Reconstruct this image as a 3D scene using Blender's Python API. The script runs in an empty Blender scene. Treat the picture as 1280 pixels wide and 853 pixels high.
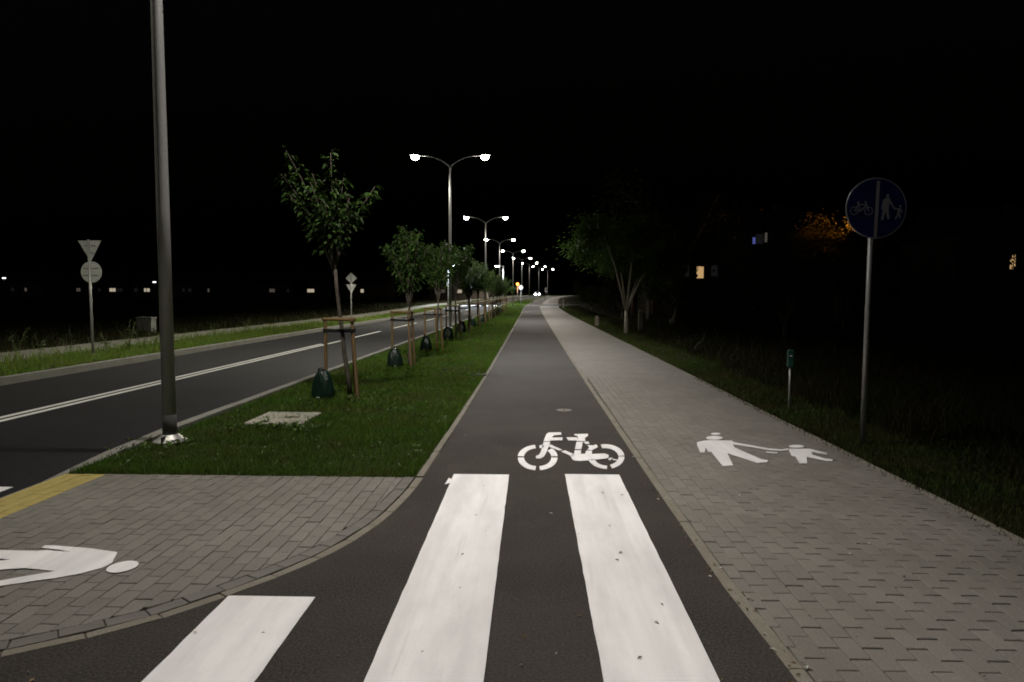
import bpy, bmesh, math, random
import numpy as np
from mathutils import Vector, Matrix, noise
R = math.radians
rnd = random.Random(11)
scn = bpy.context.scene
COL = scn.collection

# ------------------------------------------------------------------ camera
F, CX, CY = 890.0, 640.0, 426.5                       # focal length and centre in photo pixels (1280 x 853)
PITCH = math.atan(56.5 / F); YAW = math.atan(24 / F * math.cos(PITCH)); ROLL = 0.004
CAM = Vector((0, 0, 1.6))
fw = Vector((-math.sin(YAW) * math.cos(PITCH), math.cos(YAW) * math.cos(PITCH), -math.sin(PITCH)))
rt0 = fw.cross(Vector((0, 0, 1))).normalized(); up0 = rt0.cross(fw)
rt = rt0 * math.cos(ROLL) + up0 * math.sin(ROLL); up = rt.cross(fw)
cd = bpy.data.cameras.new('camera'); cam = bpy.data.objects.new('camera', cd); COL.objects.link(cam)
cd.sensor_width = 36; cd.lens = 36 * F / 1280; cd.clip_start = 0.05; cd.clip_end = 3000
m = Matrix((rt, up, -fw)).transposed().to_4x4(); m.translation = CAM
cam.matrix_world = m
scn.camera = cam

# ------------------------------------------------------------------ night sky, moonlight, exposure
w = bpy.data.worlds.new('World'); scn.world = w; w.use_nodes = True
nt = w.node_tree; bg = nt.nodes['Background']
sky = nt.nodes.new('ShaderNodeTexSky'); sky.sky_type = 'NISHITA'; sky.sun_disc = False
sky.sun_elevation = R(-4); sky.sun_rotation = R(200)
nt.links.new(sky.outputs[0], bg.inputs[0]); bg.inputs[1].default_value = 0.05
SUN = bpy.data.lights.new('moon', 'SUN'); SUN.energy = 0.002; SUN.angle = R(2); SUN.color = (0.8, 0.9, 1)
so = bpy.data.objects.new('moon', SUN); COL.objects.link(so); so.rotation_euler = (R(40), 0, R(160))
scn.view_settings.view_transform = 'Standard'; scn.view_settings.look = 'None'
scn.view_settings.exposure = 0; scn.view_settings.gamma = 1
scn.render.engine = 'CYCLES'
scn.cycles.filter_width = 1.8
cy = scn.cycles; cy.use_denoising = True; cy.max_bounces = 5; cy.diffuse_bounces = 3; cy.glossy_bounces = 2
cy.transmission_bounces = 2; cy.sample_clamp_indirect = 3; cy.caustics_reflective = False; cy.caustics_refractive = False
try: cy.use_light_tree = True
except Exception: pass

def ray(px, py): return fw + rt * ((px - CX) / F) - up * ((py - CY) / F)
def G(px, py, z=0.0):                                  # photo pixel -> point on the level z
    d = ray(px, py); return CAM + d * ((z - CAM.z) / d.z)
def A(px, py, Y):                                      # photo pixel -> point at distance Y along the street
    d = ray(px, py); return CAM + d * (Y / d.y)

# terrain: level near the camera, rising a little far off; the street bends right beyond 85 m
def gz(Y):
    if Y < 50: return 0.0
    if Y < 95: return 0.00018 * (Y - 50) ** 2
    return 0.3645 + 0.010 * (min(Y, 420) - 95)
_cp = [(-100, 0), (85, 0), (114, .96), (141, 2.0), (168, 3.4), (194, 5.9), (221, 8.9), (260, 14.5), (330, 27), (420, 46), (600, 90)]
def bend(Y):
    for (a, u), (b, v) in zip(_cp, _cp[1:]):
        if a <= Y <= b:
            t = (Y - a) / (b - a); return u + (v - u) * t
    return _cp[-1][1]

# ------------------------------------------------------------------ helpers
def tag(o, label=None, cat=None, group=None, kind=None):
    if label: o['label'] = label
    if cat: o['category'] = cat
    if group: o['group'] = group
    if kind: o['kind'] = kind
    return o
def link(o, parent=None):
    COL.objects.link(o)
    if parent: o.parent = parent
    return o
def empty(name, loc=(0, 0, 0), rz=0):
    o = bpy.data.objects.new(name, None); o.empty_display_size = .1
    o.location = loc; o.rotation_euler = (0, 0, rz); return link(o)
def put(name, me, parent=None, loc=(0, 0, 0), rot=(0, 0, 0), scale=None):
    o = bpy.data.objects.new(name, me); o.location = loc; o.rotation_euler = rot
    if scale: o.scale = scale
    return link(o, parent)
def copy_tree(o, parent=None):
    c = o.copy(); COL.objects.link(c); c.parent = parent
    for ch in list(o.children): copy_tree(ch, c)
    return c

class MB:
    def __init__(s): s.v = []; s.f = []; s.mi = []
    def add(s, vs, fs, mi=0):
        b = len(s.v); s.v += [tuple(p) for p in vs]
        for q in fs: s.f.append([i + b for i in q]); s.mi.append(mi)
    def box(s, x0, x1, y0, y1, z0, z1, mi=0, bev=0.0):
        if bev <= 0:
            vs = [(x0, y0, z0), (x1, y0, z0), (x1, y1, z0), (x0, y1, z0), (x0, y0, z1), (x1, y0, z1), (x1, y1, z1), (x0, y1, z1)]
            s.add(vs, [(0, 3, 2, 1), (4, 5, 6, 7), (0, 1, 5, 4), (1, 2, 6, 5), (2, 3, 7, 6), (3, 0, 4, 7)], mi)
        else:
            b = bev
            vs = [(x0, y0, z0), (x1, y0, z0), (x1, y1, z0), (x0, y1, z0), (x0, y0, z1 - b), (x1, y0, z1 - b), (x1, y1, z1 - b), (x0, y1, z1 - b),
                  (x0 + b, y0 + b, z1), (x1 - b, y0 + b, z1), (x1 - b, y1 - b, z1), (x0 + b, y1 - b, z1)]
            s.add(vs, [(0, 3, 2, 1), (8, 9, 10, 11)] + [(i, (i + 1) % 4, 4 + (i + 1) % 4, 4 + i) for i in range(4)] +
                  [(4 + i, 4 + (i + 1) % 4, 8 + (i + 1) % 4, 8 + i) for i in range(4)], mi)
        return s
    def prism(s, poly, z0, z1, mi=0, bev=0.0):          # convex or concave outline (counter-clockwise)
        n = len(poly)
        if bev:
            c = (sum(p[0] for p in poly) / n, sum(p[1] for p in poly) / n)
            ins = []
            for p in poly:
                d = math.hypot(p[0] - c[0], p[1] - c[1]) or 1
                k = max(0.3, 1 - 1.3 * bev / d); ins.append((c[0] + (p[0] - c[0]) * k, c[1] + (p[1] - c[1]) * k))
            vs = [(x, y, z0) for x, y in poly] + [(x, y, z1 - bev) for x, y in poly] + [(x, y, z1) for x, y in ins]
            s.add(vs, [tuple(range(2 * n, 3 * n))] + [(i, (i + 1) % n, n + (i + 1) % n, n + i) for i in range(n)] +
                  [(n + i, n + (i + 1) % n, 2 * n + (i + 1) % n, 2 * n + i) for i in range(n)], mi)
        else:
            vs = [(x, y, z0) for x, y in poly] + [(x, y, z1) for x, y in poly]
            s.add(vs, [tuple(range(n, 2 * n)), tuple(reversed(range(n)))] + [(i, (i + 1) % n, n + (i + 1) % n, n + i) for i in range(n)], mi)
        return s
    def tube(s, pts, rad, n=8, mi=0, cap=True):
        pts = [Vector(p) for p in pts]; k = len(pts)
        if not hasattr(rad, '__len__'): rad = [rad] * k
        vs = []; ref = Vector((0, 1, 0.02))
        for i, p in enumerate(pts):
            d = (pts[min(i + 1, k - 1)] - pts[max(i - 1, 0)]).normalized()
            a = d.cross(ref)
            if a.length < .05: a = d.cross(Vector((1, 0, 0)))
            a.normalize(); b = d.cross(a)
            for j in range(n):
                t = 2 * math.pi * j / n; vs.append(p + (a * math.cos(t) + b * math.sin(t)) * rad[i])
        fs = [(i * n + j, i * n + (j + 1) % n, (i + 1) * n + (j + 1) % n, (i + 1) * n + j) for i in range(k - 1) for j in range(n)]
        if cap: fs += [tuple(reversed(range(n))), tuple(range((k - 1) * n, k * n))]
        s.add(vs, fs, mi); return s
    def lathe(s, prof, n=20, mi=0, c=(0, 0, 0)):
        vs = [(c[0] + r * math.cos(2 * math.pi * j / n), c[1] + r * math.sin(2 * math.pi * j / n), c[2] + z) for r, z in prof for j in range(n)]
        k = len(prof)
        fs = [(i * n + j, i * n + (j + 1) % n, (i + 1) * n + (j + 1) % n, (i + 1) * n + j) for i in range(k - 1) for j in range(n)]
        fs += [tuple(reversed(range(n))), tuple(range((k - 1) * n, k * n))]
        s.add(vs, fs, mi); return s
    def mesh(s, name, mats, smooth=False):
        me = bpy.data.meshes.new(name); me.from_pydata(s.v, [], s.f)
        if not isinstance(mats, (list, tuple)): mats = [mats]
        for a in mats: me.materials.append(a)
        me.polygons.foreach_set('material_index', s.mi)
        if smooth is True: me.polygons.foreach_set('use_smooth', [True] * len(me.polygons))
        me.update(); me.validate()
        if smooth == 'auto':
            me.polygons.foreach_set('use_smooth', [True] * len(me.polygons))
            try: me.set_sharp_from_angle(angle=R(35))
            except Exception: pass
        return me
    def build(s, name, mats, parent=None, loc=(0, 0, 0), smooth=False): return put(name, s.mesh(name, mats, smooth), parent, loc)

# ------------------------------------------------------------------ materials
class N:                                               # tiny node writer
    def __init__(s, name):
        s.m = bpy.data.materials.new(name); s.m.use_nodes = True; s.t = s.m.node_tree; s.b = s.t.nodes['Principled BSDF']
    def n(s, t, **k):
        x = s.t.nodes.new('ShaderNode' + t)
        for a, v in k.items(): setattr(x, a, v)
        return x
    def l(s, a, b): s.t.links.new(a, b)
    def pos(s): return s.n('NewGeometry').outputs['Position']
    def obj(s): return s.n('TexCoord').outputs['Object']
    def math(s, op, a, b=None, c=None, clamp=False):
        x = s.n('Math', operation=op, use_clamp=clamp)
        for i, v in enumerate((a, b, c)):
            if v is None: continue
            if isinstance(v, (int, float)): x.inputs[i].default_value = v
            else: s.l(v, x.inputs[i])
        return x.outputs[0]
    def noise(s, vec, scale, detail=4, rough=.55, out=0):
        x = s.n('TexNoise'); x.inputs['Scale'].default_value = scale; x.inputs['Detail'].default_value = detail; x.inputs['Roughness'].default_value = rough
        if vec is not None: s.l(vec, x.inputs['Vector'])
        return x.outputs[out]
    def ramp(s, fac, stops):
        x = s.n('ValToRGB'); e = x.color_ramp.elements
        while len(e) < len(stops): e.new(.5)
        for i, (p, c) in enumerate(stops):
            e[i].position = p; e[i].color = (*c, 1) if len(c) == 3 else c
        s.l(fac, x.inputs[0]); return x.outputs[0]
    def mix(s, fac, a, b, mode='MIX'):
        x = s.n('Mix', data_type='RGBA', blend_type=mode)
        for i, v in ((0, fac), (6, a), (7, b)):
            if isinstance(v, (int, float)): x.inputs[i].default_value = v
            elif isinstance(v, tuple): x.inputs[i].default_value = (*v, 1)
            else: s.l(v, x.inputs[i])
        return x.outputs[2]
    def scalevec(s, vec, sc):
        x = s.n('Mapping'); x.inputs['Scale'].default_value = sc; s.l(vec, x.inputs[0]); return x.outputs[0]
    def bump(s, h, strength=.3, dist=.01):
        x = s.n('Bump'); x.inputs['Strength'].default_value = strength; x.inputs['Distance'].default_value = dist
        s.l(h, x.inputs['Height']); s.l(x.outputs[0], s.b.inputs['Normal'])
    def col(s, c):
        if isinstance(c, tuple): s.b.inputs['Base Color'].default_value = (*c, 1)
        else: s.l(c, s.b.inputs['Base Color'])
        return s
    def set(s, rough=.8, metal=0, spec=.3):
        s.b.inputs['Roughness'].default_value = rough; s.b.inputs['Metallic'].default_value = metal
        s.b.inputs['Specular IOR Level'].default_value = spec; return s

def plain(name, c, rough=.7, metal=0, spec=.3, var=.25, scale=9):
    k = N(name); n = k.noise(k.obj(), scale, 5)
    a = tuple(v * (1 - var) for v in c); b = tuple(min(1, v * (1 + var)) for v in c)
    k.col(k.ramp(n, [(.3, a), (.7, b)])).set(rough, metal, spec)
    k.bump(k.noise(k.obj(), scale * 6, 3), .15, .004); return k.m
def emit(name, c, s):
    k = N(name); k.col((0, 0, 0)); k.b.inputs['Emission Color'].default_value = (*c, 1); k.b.inputs['Emission Strength'].default_value = s; return k.m

def asphalt(name, c, stain, warm):
    k = N(name); p = k.pos()
    fine = k.noise(p, 75, 4, .8); big = k.noise(p, .55, 5, .6); mid = k.noise(p, 4.5, 5, .65)
    a = k.ramp(fine, [(.32, tuple(v * .4 for v in c)), (.5, c), (.68, tuple(v * 2.3 for v in c))])
    a = k.mix(k.ramp(big, [(.38, (0, 0, 0)), (.7, (stain,) * 3)]), a, tuple(v * 1.9 for v in warm))
    a = k.mix(k.ramp(mid, [(.6, (0, 0, 0)), (.82, (.4,) * 3)]), a, tuple(v * .6 for v in c))
    dust = k.noise(k.scalevec(p, (1, .6, 1)), 2.1, 7, .7)
    a = k.mix(k.ramp(dust, [(.54, (0, 0, 0)), (.76, (stain * .55,) * 3)]), a, tuple(v * 2.6 for v in warm))
    k.col(a).set(.84, 0, .07); k.bump(k.noise(p, 150, 2, .6), .6, .004); return k.m
M = {}
M['path'] = asphalt('asphalt_path', (.036, .0322, .0285), .5, (.040, .035, .029))
M['road'] = asphalt('asphalt_road', (.0165, .016, .0175), .25, (.019, .018, .019))

def brickmat(name, base, far=False):
    k = N(name); p = k.pos(); sx = k.n('SeparateXYZ'); k.l(p, sx.inputs[0])
    cx_ = k.math('DIVIDE', k.math('SUBTRACT', sx.outputs[0], 1.12), .1); ci = k.math('FLOOR', cx_)
    par = k.math('MULTIPLY', k.math('MODULO', k.math('ABSOLUTE', ci), 2), .5)
    ry = k.math('ADD', k.math('DIVIDE', sx.outputs[1], .2), par); ri = k.math('FLOOR', ry)
    cb = k.n('CombineXYZ'); k.l(ci, cb.inputs[0]); k.l(ri, cb.inputs[1])
    wn = k.n('TexWhiteNoise'); k.l(cb.outputs[0], wn.inputs['Vector'])
    a = k.ramp(wn.outputs[0], [(0, tuple(v * .88 for v in base)), (.5, base), (1, tuple(v * 1.12 for v in base))])
    g = k.noise(p, 130, 2, .7)
    a = k.mix(.28, a, k.ramp(g, [(.3, (.03, .03, .027)), (.7, (.36, .345, .32))]))
    d = k.noise(p, 1.1, 6, .65)
    a = k.mix(k.ramp(d, [(.42, (0, 0, 0)), (.72, (.42,) * 3)]), a, (.095, .087, .066))
    if far:
        fx = k.math('FRACT', cx_); fy = k.math('FRACT', ry)
        ex = k.math('MINIMUM', fx, k.math('SUBTRACT', 1, fx)); ey = k.math('MINIMUM', fy, k.math('SUBTRACT', 1, fy))
        j = k.math('MAXIMUM', k.math('LESS_THAN', ex, .035), k.math('LESS_THAN', ey, .03))
        a = k.mix(k.math('MULTIPLY', j, .5), a, (.045, .042, .034))
    k.col(a).set(.85, 0, .25); k.bump(k.noise(p, 240, 2, .7), .35, .003); return k.m
M['brick'] = brickmat('concrete_paver', (.158, .146, .124))
M['brick_far'] = brickmat('concrete_paving_far', (.18, .167, .146), True)
M['brick_pale'] = brickmat('pale_paving_far', (.26, .25, .21), True)
M['border'] = plain('border_paver', (.135, .127, .113), .85, 0, .25, .12, 3)
M['kerb'] = None
def concrete(name, c, dirt=.5):
    k = N(name); p = k.pos(); a = k.ramp(k.noise(p, 90, 3, .7), [(.3, tuple(v * .7 for v in c)), (.7, tuple(v * 1.2 for v in c))])
    a = k.mix(k.ramp(k.noise(p, 2.3, 6, .7), [(.4, (0, 0, 0)), (.7, (dirt,) * 3)]), a, (.12, .105, .07))
    k.col(a).set(.9, 0, .2); k.bump(k.noise(p, 120, 3, .7), .4, .004); return k.m
M['kerb'] = concrete('concrete_kerb', (.225, .218, .20)); M['edging'] = concrete('concrete_edging', (.20, .185, .15), .5); M['slab'] = concrete('concrete_slab', (.36, .345, .29), .35)
def sand():
    k = N('joint_sand'); k.col(k.ramp(k.noise(k.pos(), 40, 4, .7), [(.3, (.035, .03, .022)), (.75, (.11, .10, .08))])).set(.95, 0, .1); return k.m
M['sand'] = sand()
def paint(name, c, wear):
    k = N(name); p = k.pos()
    st = k.noise(k.scalevec(p, (2.2, .55, 1)), 2.0, 6, .62)
    a = k.mix(k.ramp(st, [(.42, (0, 0, 0)), (.68, (wear,) * 3)]), c, tuple(v * .62 for v in c))
    sxyz = k.n('SeparateXYZ'); k.l(p, sxyz.inputs[0]); lane = k.noise(k.scalevec(p, (5.5, .22, 1)), 1.0, 3, .5)
    a = k.mix(k.ramp(lane, [(.46, (0, 0, 0)), (.62, (wear * .75,) * 3)]), a, tuple(v * .66 for v in c))
    thin = k.noise(k.scalevec(p, (24, .8, 1)), 1.0, 3, .6)
    a = k.mix(k.ramp(thin, [(.62, (0, 0, 0)), (.72, (.16,) * 3)]), a, (.32, .30, .27))
    a = k.mix(k.ramp(k.noise(p, 130, 2, .7), [(.62, (0, 0, 0)), (.8, (.35,) * 3)]), a, (.25, .24, .22))
    k.col(a).set(.6, 0, .35); k.bump(k.noise(p, 170, 2, .6), .35, .003); return k.m
M['white'] = paint('white_road_paint', (.80, .79, .78), .5); M['yellow'] = paint('yellow_paver_paint', (.40, .32, .10), .7)
M['white_line'] = paint('white_line_paint', (.74, .73, .72), .3)
def grassmat(name, lo, hi, dry, dryamt):
    k = N(name); g = k.n('NewGeometry'); r = g.outputs['Random Per Island']
    a = k.ramp(r, [(0, lo), (.6, hi), (1, tuple(v * 1.35 for v in hi))])
    d = k.ramp(k.noise(g.outputs['Position'], .9, 5, .65), [(.40, (0, 0, 0)), (.66, (dryamt,) * 3)])
    c = k.mix(d, a, dry); k.col(c).set(.6, 0, .12)
    t = k.n('BsdfTranslucent'); k.l(c, t.inputs[0]); mx = k.n('MixShader'); mx.inputs[0].default_value = .4
    k.l(k.b.outputs[0], mx.inputs[1]); k.l(t.outputs[0], mx.inputs[2]); k.l(mx.outputs[0], k.t.nodes['Material Output'].inputs[0]); return k.m
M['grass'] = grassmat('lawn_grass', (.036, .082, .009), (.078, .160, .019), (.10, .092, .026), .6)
M['grass_lit'] = grassmat('lamplit_grass', (.060, .115, .012), (.115, .200, .026), (.15, .14, .045), .7)  # brighter copy of the grass, lamp light put into its colour
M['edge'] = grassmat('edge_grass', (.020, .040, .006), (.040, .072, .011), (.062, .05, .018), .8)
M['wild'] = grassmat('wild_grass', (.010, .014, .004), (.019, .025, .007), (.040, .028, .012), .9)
def soil(name, c1, c2):
    k = N(name); p = k.pos()
    a = k.ramp(k.noise(p, 14, 5, .7), [(.3, c1), (.7, c2)]); a = k.mix(k.ramp(k.noise(p, .7, 4), [(.4, (0, 0, 0)), (.7, (.5,) * 3)]), a, (.045, .036, .018))
    k.col(a).set(.95, 0, .1); k.bump(k.noise(p, 25, 5, .7), .9, .03); return k.m
M['turf'] = soil('turf_soil', (.018, .024, .006), (.036, .054, .012)); M['field'] = soil('field_soil', (.018, .02, .008), (.04, .042, .016))
def leafmat(name, lo, hi, trans=.25):
    k = N(name); g = k.n('NewGeometry')
    a = k.ramp(g.outputs['Random Per Island'], [(0, lo), (.7, hi), (1, tuple(v * 1.5 for v in hi))])
    k.col(a).set(.52, 0, .25)
    t = k.n('BsdfTranslucent'); k.l(a, t.inputs[0]); mx = k.n('MixShader'); mx.inputs[0].default_value = trans
    k.l(k.b.outputs[0], mx.inputs[1]); k.l(t.outputs[0], mx.inputs[2]); k.l(mx.outputs[0], k.t.nodes['Material Output'].inputs[0]); return k.m
M['leaf'] = leafmat('cherry_leaf', (.020, .044, .008), (.040, .080, .014)); M['leaf2'] = leafmat('broad_leaf', (.06, .115, .018), (.10, .18, .03)); M['leaf3'] = leafmat('garden_leaf', (.07, .075, .02), (.13, .13, .035), .5); M['leafdark'] = leafmat('dark_leaf', (.018, .028, .010), (.035, .048, .016), .1)  # leaf2 and leaf3: brighter colour stands in for more lamp light
M['weed'] = leafmat('weed_leaf', (.04, .065, .016), (.075, .105, .03), .2)
def barkmat(name, c):
    k = N(name); p = k.scalevec(k.obj(), (1, 1, .35)); a = k.ramp(k.noise(p, 30, 6, .7), [(.3, tuple(v * .5 for v in c)), (.7, tuple(v * 1.3 for v in c))])
    k.col(a).set(.9, 0, .2); k.bump(k.noise(p, 40, 5, .7), .7, .01); return k.m
M['bark'] = barkmat('young_bark', (.095, .082, .064)); M['palebark'] = barkmat('pale_trunk_bark', (.5, .46, .38)); M['bark2'] = barkmat('pale_bark', (.24, .21, .17))  # palebark lightened in place of stronger lamp light on the trunk
def woodmat():
    k = N('pine_stake'); p = k.scalevec(k.obj(), (6, 6, .7)); r = k.n('ObjectInfo').outputs['Random']
    a = k.ramp(k.noise(p, 7, 5, .65), [(.3, (.125, .076, .028)), (.7, (.24, .16, .068))])
    a = k.mix(k.math('MULTIPLY', r, .55), a, (.13, .10, .06)); k.col(a).set(.75, 0, .25); k.bump(k.noise(p, 16, 4), .3, .004); return k.m
M['wood'] = woodmat()
def galv(name, c, rough=.45, metal=.75):
    k = N(name); v = k.n('TexVoronoi'); v.inputs['Scale'].default_value = 130; k.l(k.obj(), v.inputs['Vector'])
    a = k.ramp(v.outputs['Color'], [(.2, tuple(x * .94 for x in c)), (.8, tuple(x * 1.05 for x in c))])
    a = k.mix(k.ramp(k.noise(k.scalevec(k.obj(), (4, 4, .6)), 2.5, 5), [(.45, (0, 0, 0)), (.75, (.25,) * 3)]), a, tuple(x * .6 for x in c))
    k.col(a).set(rough, metal, .4); return k.m
M['galv'] = galv('galvanised_steel', (.46, .46, .445), .5, .25); M['post'] = galv('galvanised_post', (.38, .38, .37), .5, .5)
M['polebase'] = plain('dark_pole_coat', (.13, .125, .12), .6, .1); M['silver'] = galv('cast_base_cover', (.45, .44, .41), .45, .5)
M['housing'] = plain('grey_lamp_housing', (.28, .28, .28), .5, .2); M['lens'] = emit('lit_lamp_lens', (1, .97, .86), 60); M['lens_cool'] = emit('lit_crossing_lens', (.86, .93, 1), 50)
M['signback'] = plain('grey_sign_back', (.37, .375, .36), .55, .3, var=.1); M['strap'] = plain('black_rubber_strap', (.012, .012, .013), .6)
M['blue'] = plain('blue_sign_face', (.007, .018, .12), .4, var=.08); M['signwhite'] = plain('white_sign_mark', (.33, .34, .35), .4, var=.08); M['rim'] = galv('sign_rim', (.5, .5, .52), .35, .7)
def bagmat():
    k = N('green_bag_plastic'); k.col(k.ramp(k.noise(k.obj(), 5, 5), [(.3, (.004, .014, .009)), (.7, (.008, .027, .017))])).set(.34, 0, .5); k.bump(k.noise(k.scalevec(k.obj(), (1, 1, .35)), 14, 4), .8, .03); return k.m
M['bag'] = bagmat(); M['label'] = plain('white_label', (.7, .7, .68), .5); M['dark'] = plain('dark_iron', (.018, .016, .014), .85, 0, .15)
M['markergreen'] = plain('green_marker_plastic', (.014, .065, .05), .7); M['wall'] = plain('house_brick', (.12, .10, .085), .9); M['roof'] = plain('roof_tile', (.07, .045, .04), .85)
M['frame'] = plain('window_frame', (.5, .5, .48), .5); M['warmwin'] = emit('lit_warm_window', (1, .62, .27), .5); M['palewin'] = emit('lit_pale_window', (1, .85, .72), .06); M['dimwin'] = emit('dim_window', (.75, .75, .85), .008); M['tvwin'] = emit('blue_screen_glow', (.25, .3, 1), .25)
M['brightwin'] = emit('bright_window', (1, .86, .64), .42); M['darkwin'] = plain('dark_glass', (.02, .02, .025), .15)
M['yard'] = emit('lit_yard_lens', (.95, .97, 1), 2.0)
M['orange'] = emit('orange_lamp_globe', (1, .36, .07), 3.2); M['carpaint'] = plain('dark_car_paint', (.03, .03, .04), .3, .2, .5); M['tyre'] = plain('tyre', (.02, .02, .02), .8); M['headlight'] = emit('lit_headlight', (.9, .95, 1), 120)
M['litter'] = plain('dry_leaf', (.17, .12, .055), .8); M['flower'] = plain('clover_flower', (.5, .5, .44), .7); M['moss'] = plain('dirt_crumb', (.10, .085, .055), .9)
M['render2'] = plain('cabinet_grey', (.27, .27, .25), .7)

# ------------------------------------------------------------------ ground, road, paths
YS = [-30, -20, -12, -8, -5, -3] + [0, 1, 2, 2.3] + [2.6 + .25 * i for i in range(16)] + [6.8 + i for i in range(14)] + [22 + 3 * i for i in range(42)] + [150 + 8 * i for i in range(36)]
def strip(name, xl, xr, z, mat, y0=-30, y1=430, nx=1, parent=None, matfn=None):
    ys = sorted({y for y in YS if y0 < y < y1} | {y0, y1}); mb = MB(); vs = []
    L = xl if callable(xl) else (lambda Y: xl); Rr = xr if callable(xr) else (lambda Y: xr)
    for y in ys:
        for i in range(nx + 1):
            t = i / nx; vs.append(((L(y) * (1 - t) + Rr(y) * t) + bend(y), y, gz(y) + (z(y) if callable(z) else z)))
    k = nx + 1
    mb.add(vs, [(r * k + i, r * k + i + 1, (r + 1) * k + i + 1, (r + 1) * k + i) for r in range(len(ys) - 1) for i in range(nx)])
    if matfn: mb.mi = [matfn((ys[r] + ys[r + 1]) / 2) for r in range(len(ys) - 1) for i in range(nx)]
    return mb.build(name, mat, parent)
CURVE = [(6.16, -.94), (5.75, -.955), (5.32, -.99), (4.9, -1.05), (4.47, -1.16), (4.2, -1.27), (3.93, -1.42), (3.65, -1.6), (3.36, -1.83), (3.16, -2.06), (2.98, -2.34), (2.84, -2.68), (2.74, -3.05), (2.66, -3.55), (2.62, -4.28)]
def interp(tab, y):
    tab = sorted(tab)
    if y <= tab[0][0]: return tab[0][1]
    for (a, u), (b, v) in zip(tab, tab[1:]):
        if y <= b: return u + (v - u) * (y - a) / (b - a)
    return tab[-1][1]
def xl(Y): return interp(CURVE + [(9, -.90), (14, -.86), (25, -.85), (500, -.85)], Y)
def xr(Y): return interp([(-30, 1.2), (0, 1.18), (2.9, 1.12), (3.9, 1.07), (6.3, 1.045), (13, 1.01), (25, .985), (500, .985)], Y)
KERB_IN, KERB_OUT = -4.28, -4.15
ground = tag(strip('ground', -500, 500, -.32, M['field'], -120, 560, 2), 'dark open ground under and around the street', 'ground', kind='structure')
road = tag(strip('road', -9.82, KERB_IN, -.10, M['road'], nx=2), 'dark asphalt two-lane road left of the tree row', 'road', kind='structure')
path = tag(strip('cycle_path', xl, xr, 0, M['path'], nx=3), 'dark asphalt cycle path running straight away from the zebra stripes', 'cycle path', kind='structure')
verge = tag(strip('grass_verge', KERB_OUT, lambda Y: xl(Y) - .07, -.004, M['turf'], 6.16, 430, 4), 'grass verge with the young trees between road and cycle path', 'verge', kind='structure')
PX0, PX1, BRY = 1.12, 3.22, 14.2
pave = tag(strip('pavement', lambda Y: xr(Y) + .07, PX1, lambda Y: -.014 if Y <= BRY + .001 else 0, [M['sand'], M['brick_far']], -30, 430, 2, matfn=lambda y: 0 if y < BRY else 1), 'grey block-paved pavement right of the cycle path', 'pavement', kind='structure')
fieldR = tag(strip('meadow', PX1 + .06, 260, -.01, M['field'], -60, 430, 6), 'dark unmown meadow right of the pavement', 'meadow', kind='structure')
vergeL = tag(strip('roadside_verge', -12.0, -9.97, .02, M['turf'], -60, 430, 2), 'narrow grass strip along the far kerb of the road', 'verge', kind='structure')
walkL = tag(strip('far_pavement', -14.2, -12.0, .025, M['brick_pale'], -60, 430), 'pale paved footway beyond the far kerb', 'pavement', kind='structure')
fieldL = tag(strip('field', -400, -14.2, .01, M['field'], -60, 430, 6), 'black open field left of the far footway', 'field', kind='structure')
cross = tag(strip('crossing_paving', -4.15, lambda Y: xl(Y) - .06, -.014, M['sand'], 2.62, 6.16, 2), 'grey block-paved corner with a yellow strip beside the road', 'pavement', kind='structure')
side = MB(); ys = [92, 94, 96, 98, 100]
side.add([(x + bend(y), y, gz(y) + .006) for y in ys for x in (-4.28, 1, 4, 7, 9)], [(r * 5 + i, r * 5 + i + 1, r * 5 + i + 6, r * 5 + i + 5) for r in range(4) for i in range(4)])
sider = tag(side.build('side_road', M['path']), 'asphalt side road crossing the far end of the cycle path', 'road', kind='structure')

# ---- pavers
def clip(poly, cp):                                    # convex clip polygon, counter-clockwise
    out = poly
    for i in range(len(cp)):
        a, b = cp[i], cp[(i + 1) % len(cp)]; res = []
        def side_(p): return (b[0] - a[0]) * (p[1] - a[1]) - (b[1] - a[1]) * (p[0] - a[0])
        for j in range(len(out)):
            p, q = out[j - 1], out[j]; sp, sq = side_(p), side_(q)
            if sp >= 0: 
                if not res or res[-1] != p: res.append(p)
            if (sp < 0) != (sq < 0):
                t = sp / (sp - sq); res.append((p[0] + (q[0] - p[0]) * t, p[1] + (q[1] - p[1]) * t))
        out = res
        if len(out) < 3: return []
    return out
def area(p): return .5 * sum(p[i - 1][0] * p[i][1] - p[i][0] * p[i - 1][1] for i in range(len(p)))
def proj(p):
    v = Vector(p) - CAM; d = v.dot(fw)
    if d < .1: return None
    return CX + F * v.dot(rt) / d, CY - F * v.dot(up) / d
def inview(p, mg=0):
    q = proj(p); return q is not None and -mg < q[0] < 1280 + mg and -mg < q[1] < 853 + mg
GX, GY = .0014, .0042                                  # half joints: tight along the walk, wide across it
def paver_mesh(mat, name='brick'):
    return MB().box(-.05 + GX, .05 - GX, -.1 + GY, .1 - GY, -.05, 0, 0, .0035).mesh(name, mat)
bm_grey = paver_mesh(M['brick']); GY_, GY = GY, .0022; bm_yel = paver_mesh(M['yellow']); bm_tight = paver_mesh(M['brick']); GY = GY_
def grid(x0, x1, y0, y1):
    c0 = math.floor((x0 - 1.12) / .1 + 1e-6); c1 = math.ceil((x1 - 1.12) / .1 - 1e-6)
    for c in range(c0, c1):
        par = (abs(c) % 2) * .5
        r0 = math.floor(y0 / .2 + par) - 1; r1 = math.ceil(y1 / .2 + par) + 1
        for r in range(r0, r1):
            yield 1.12 + .1 * c + .05, (r - par) * .2 + .1
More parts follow.
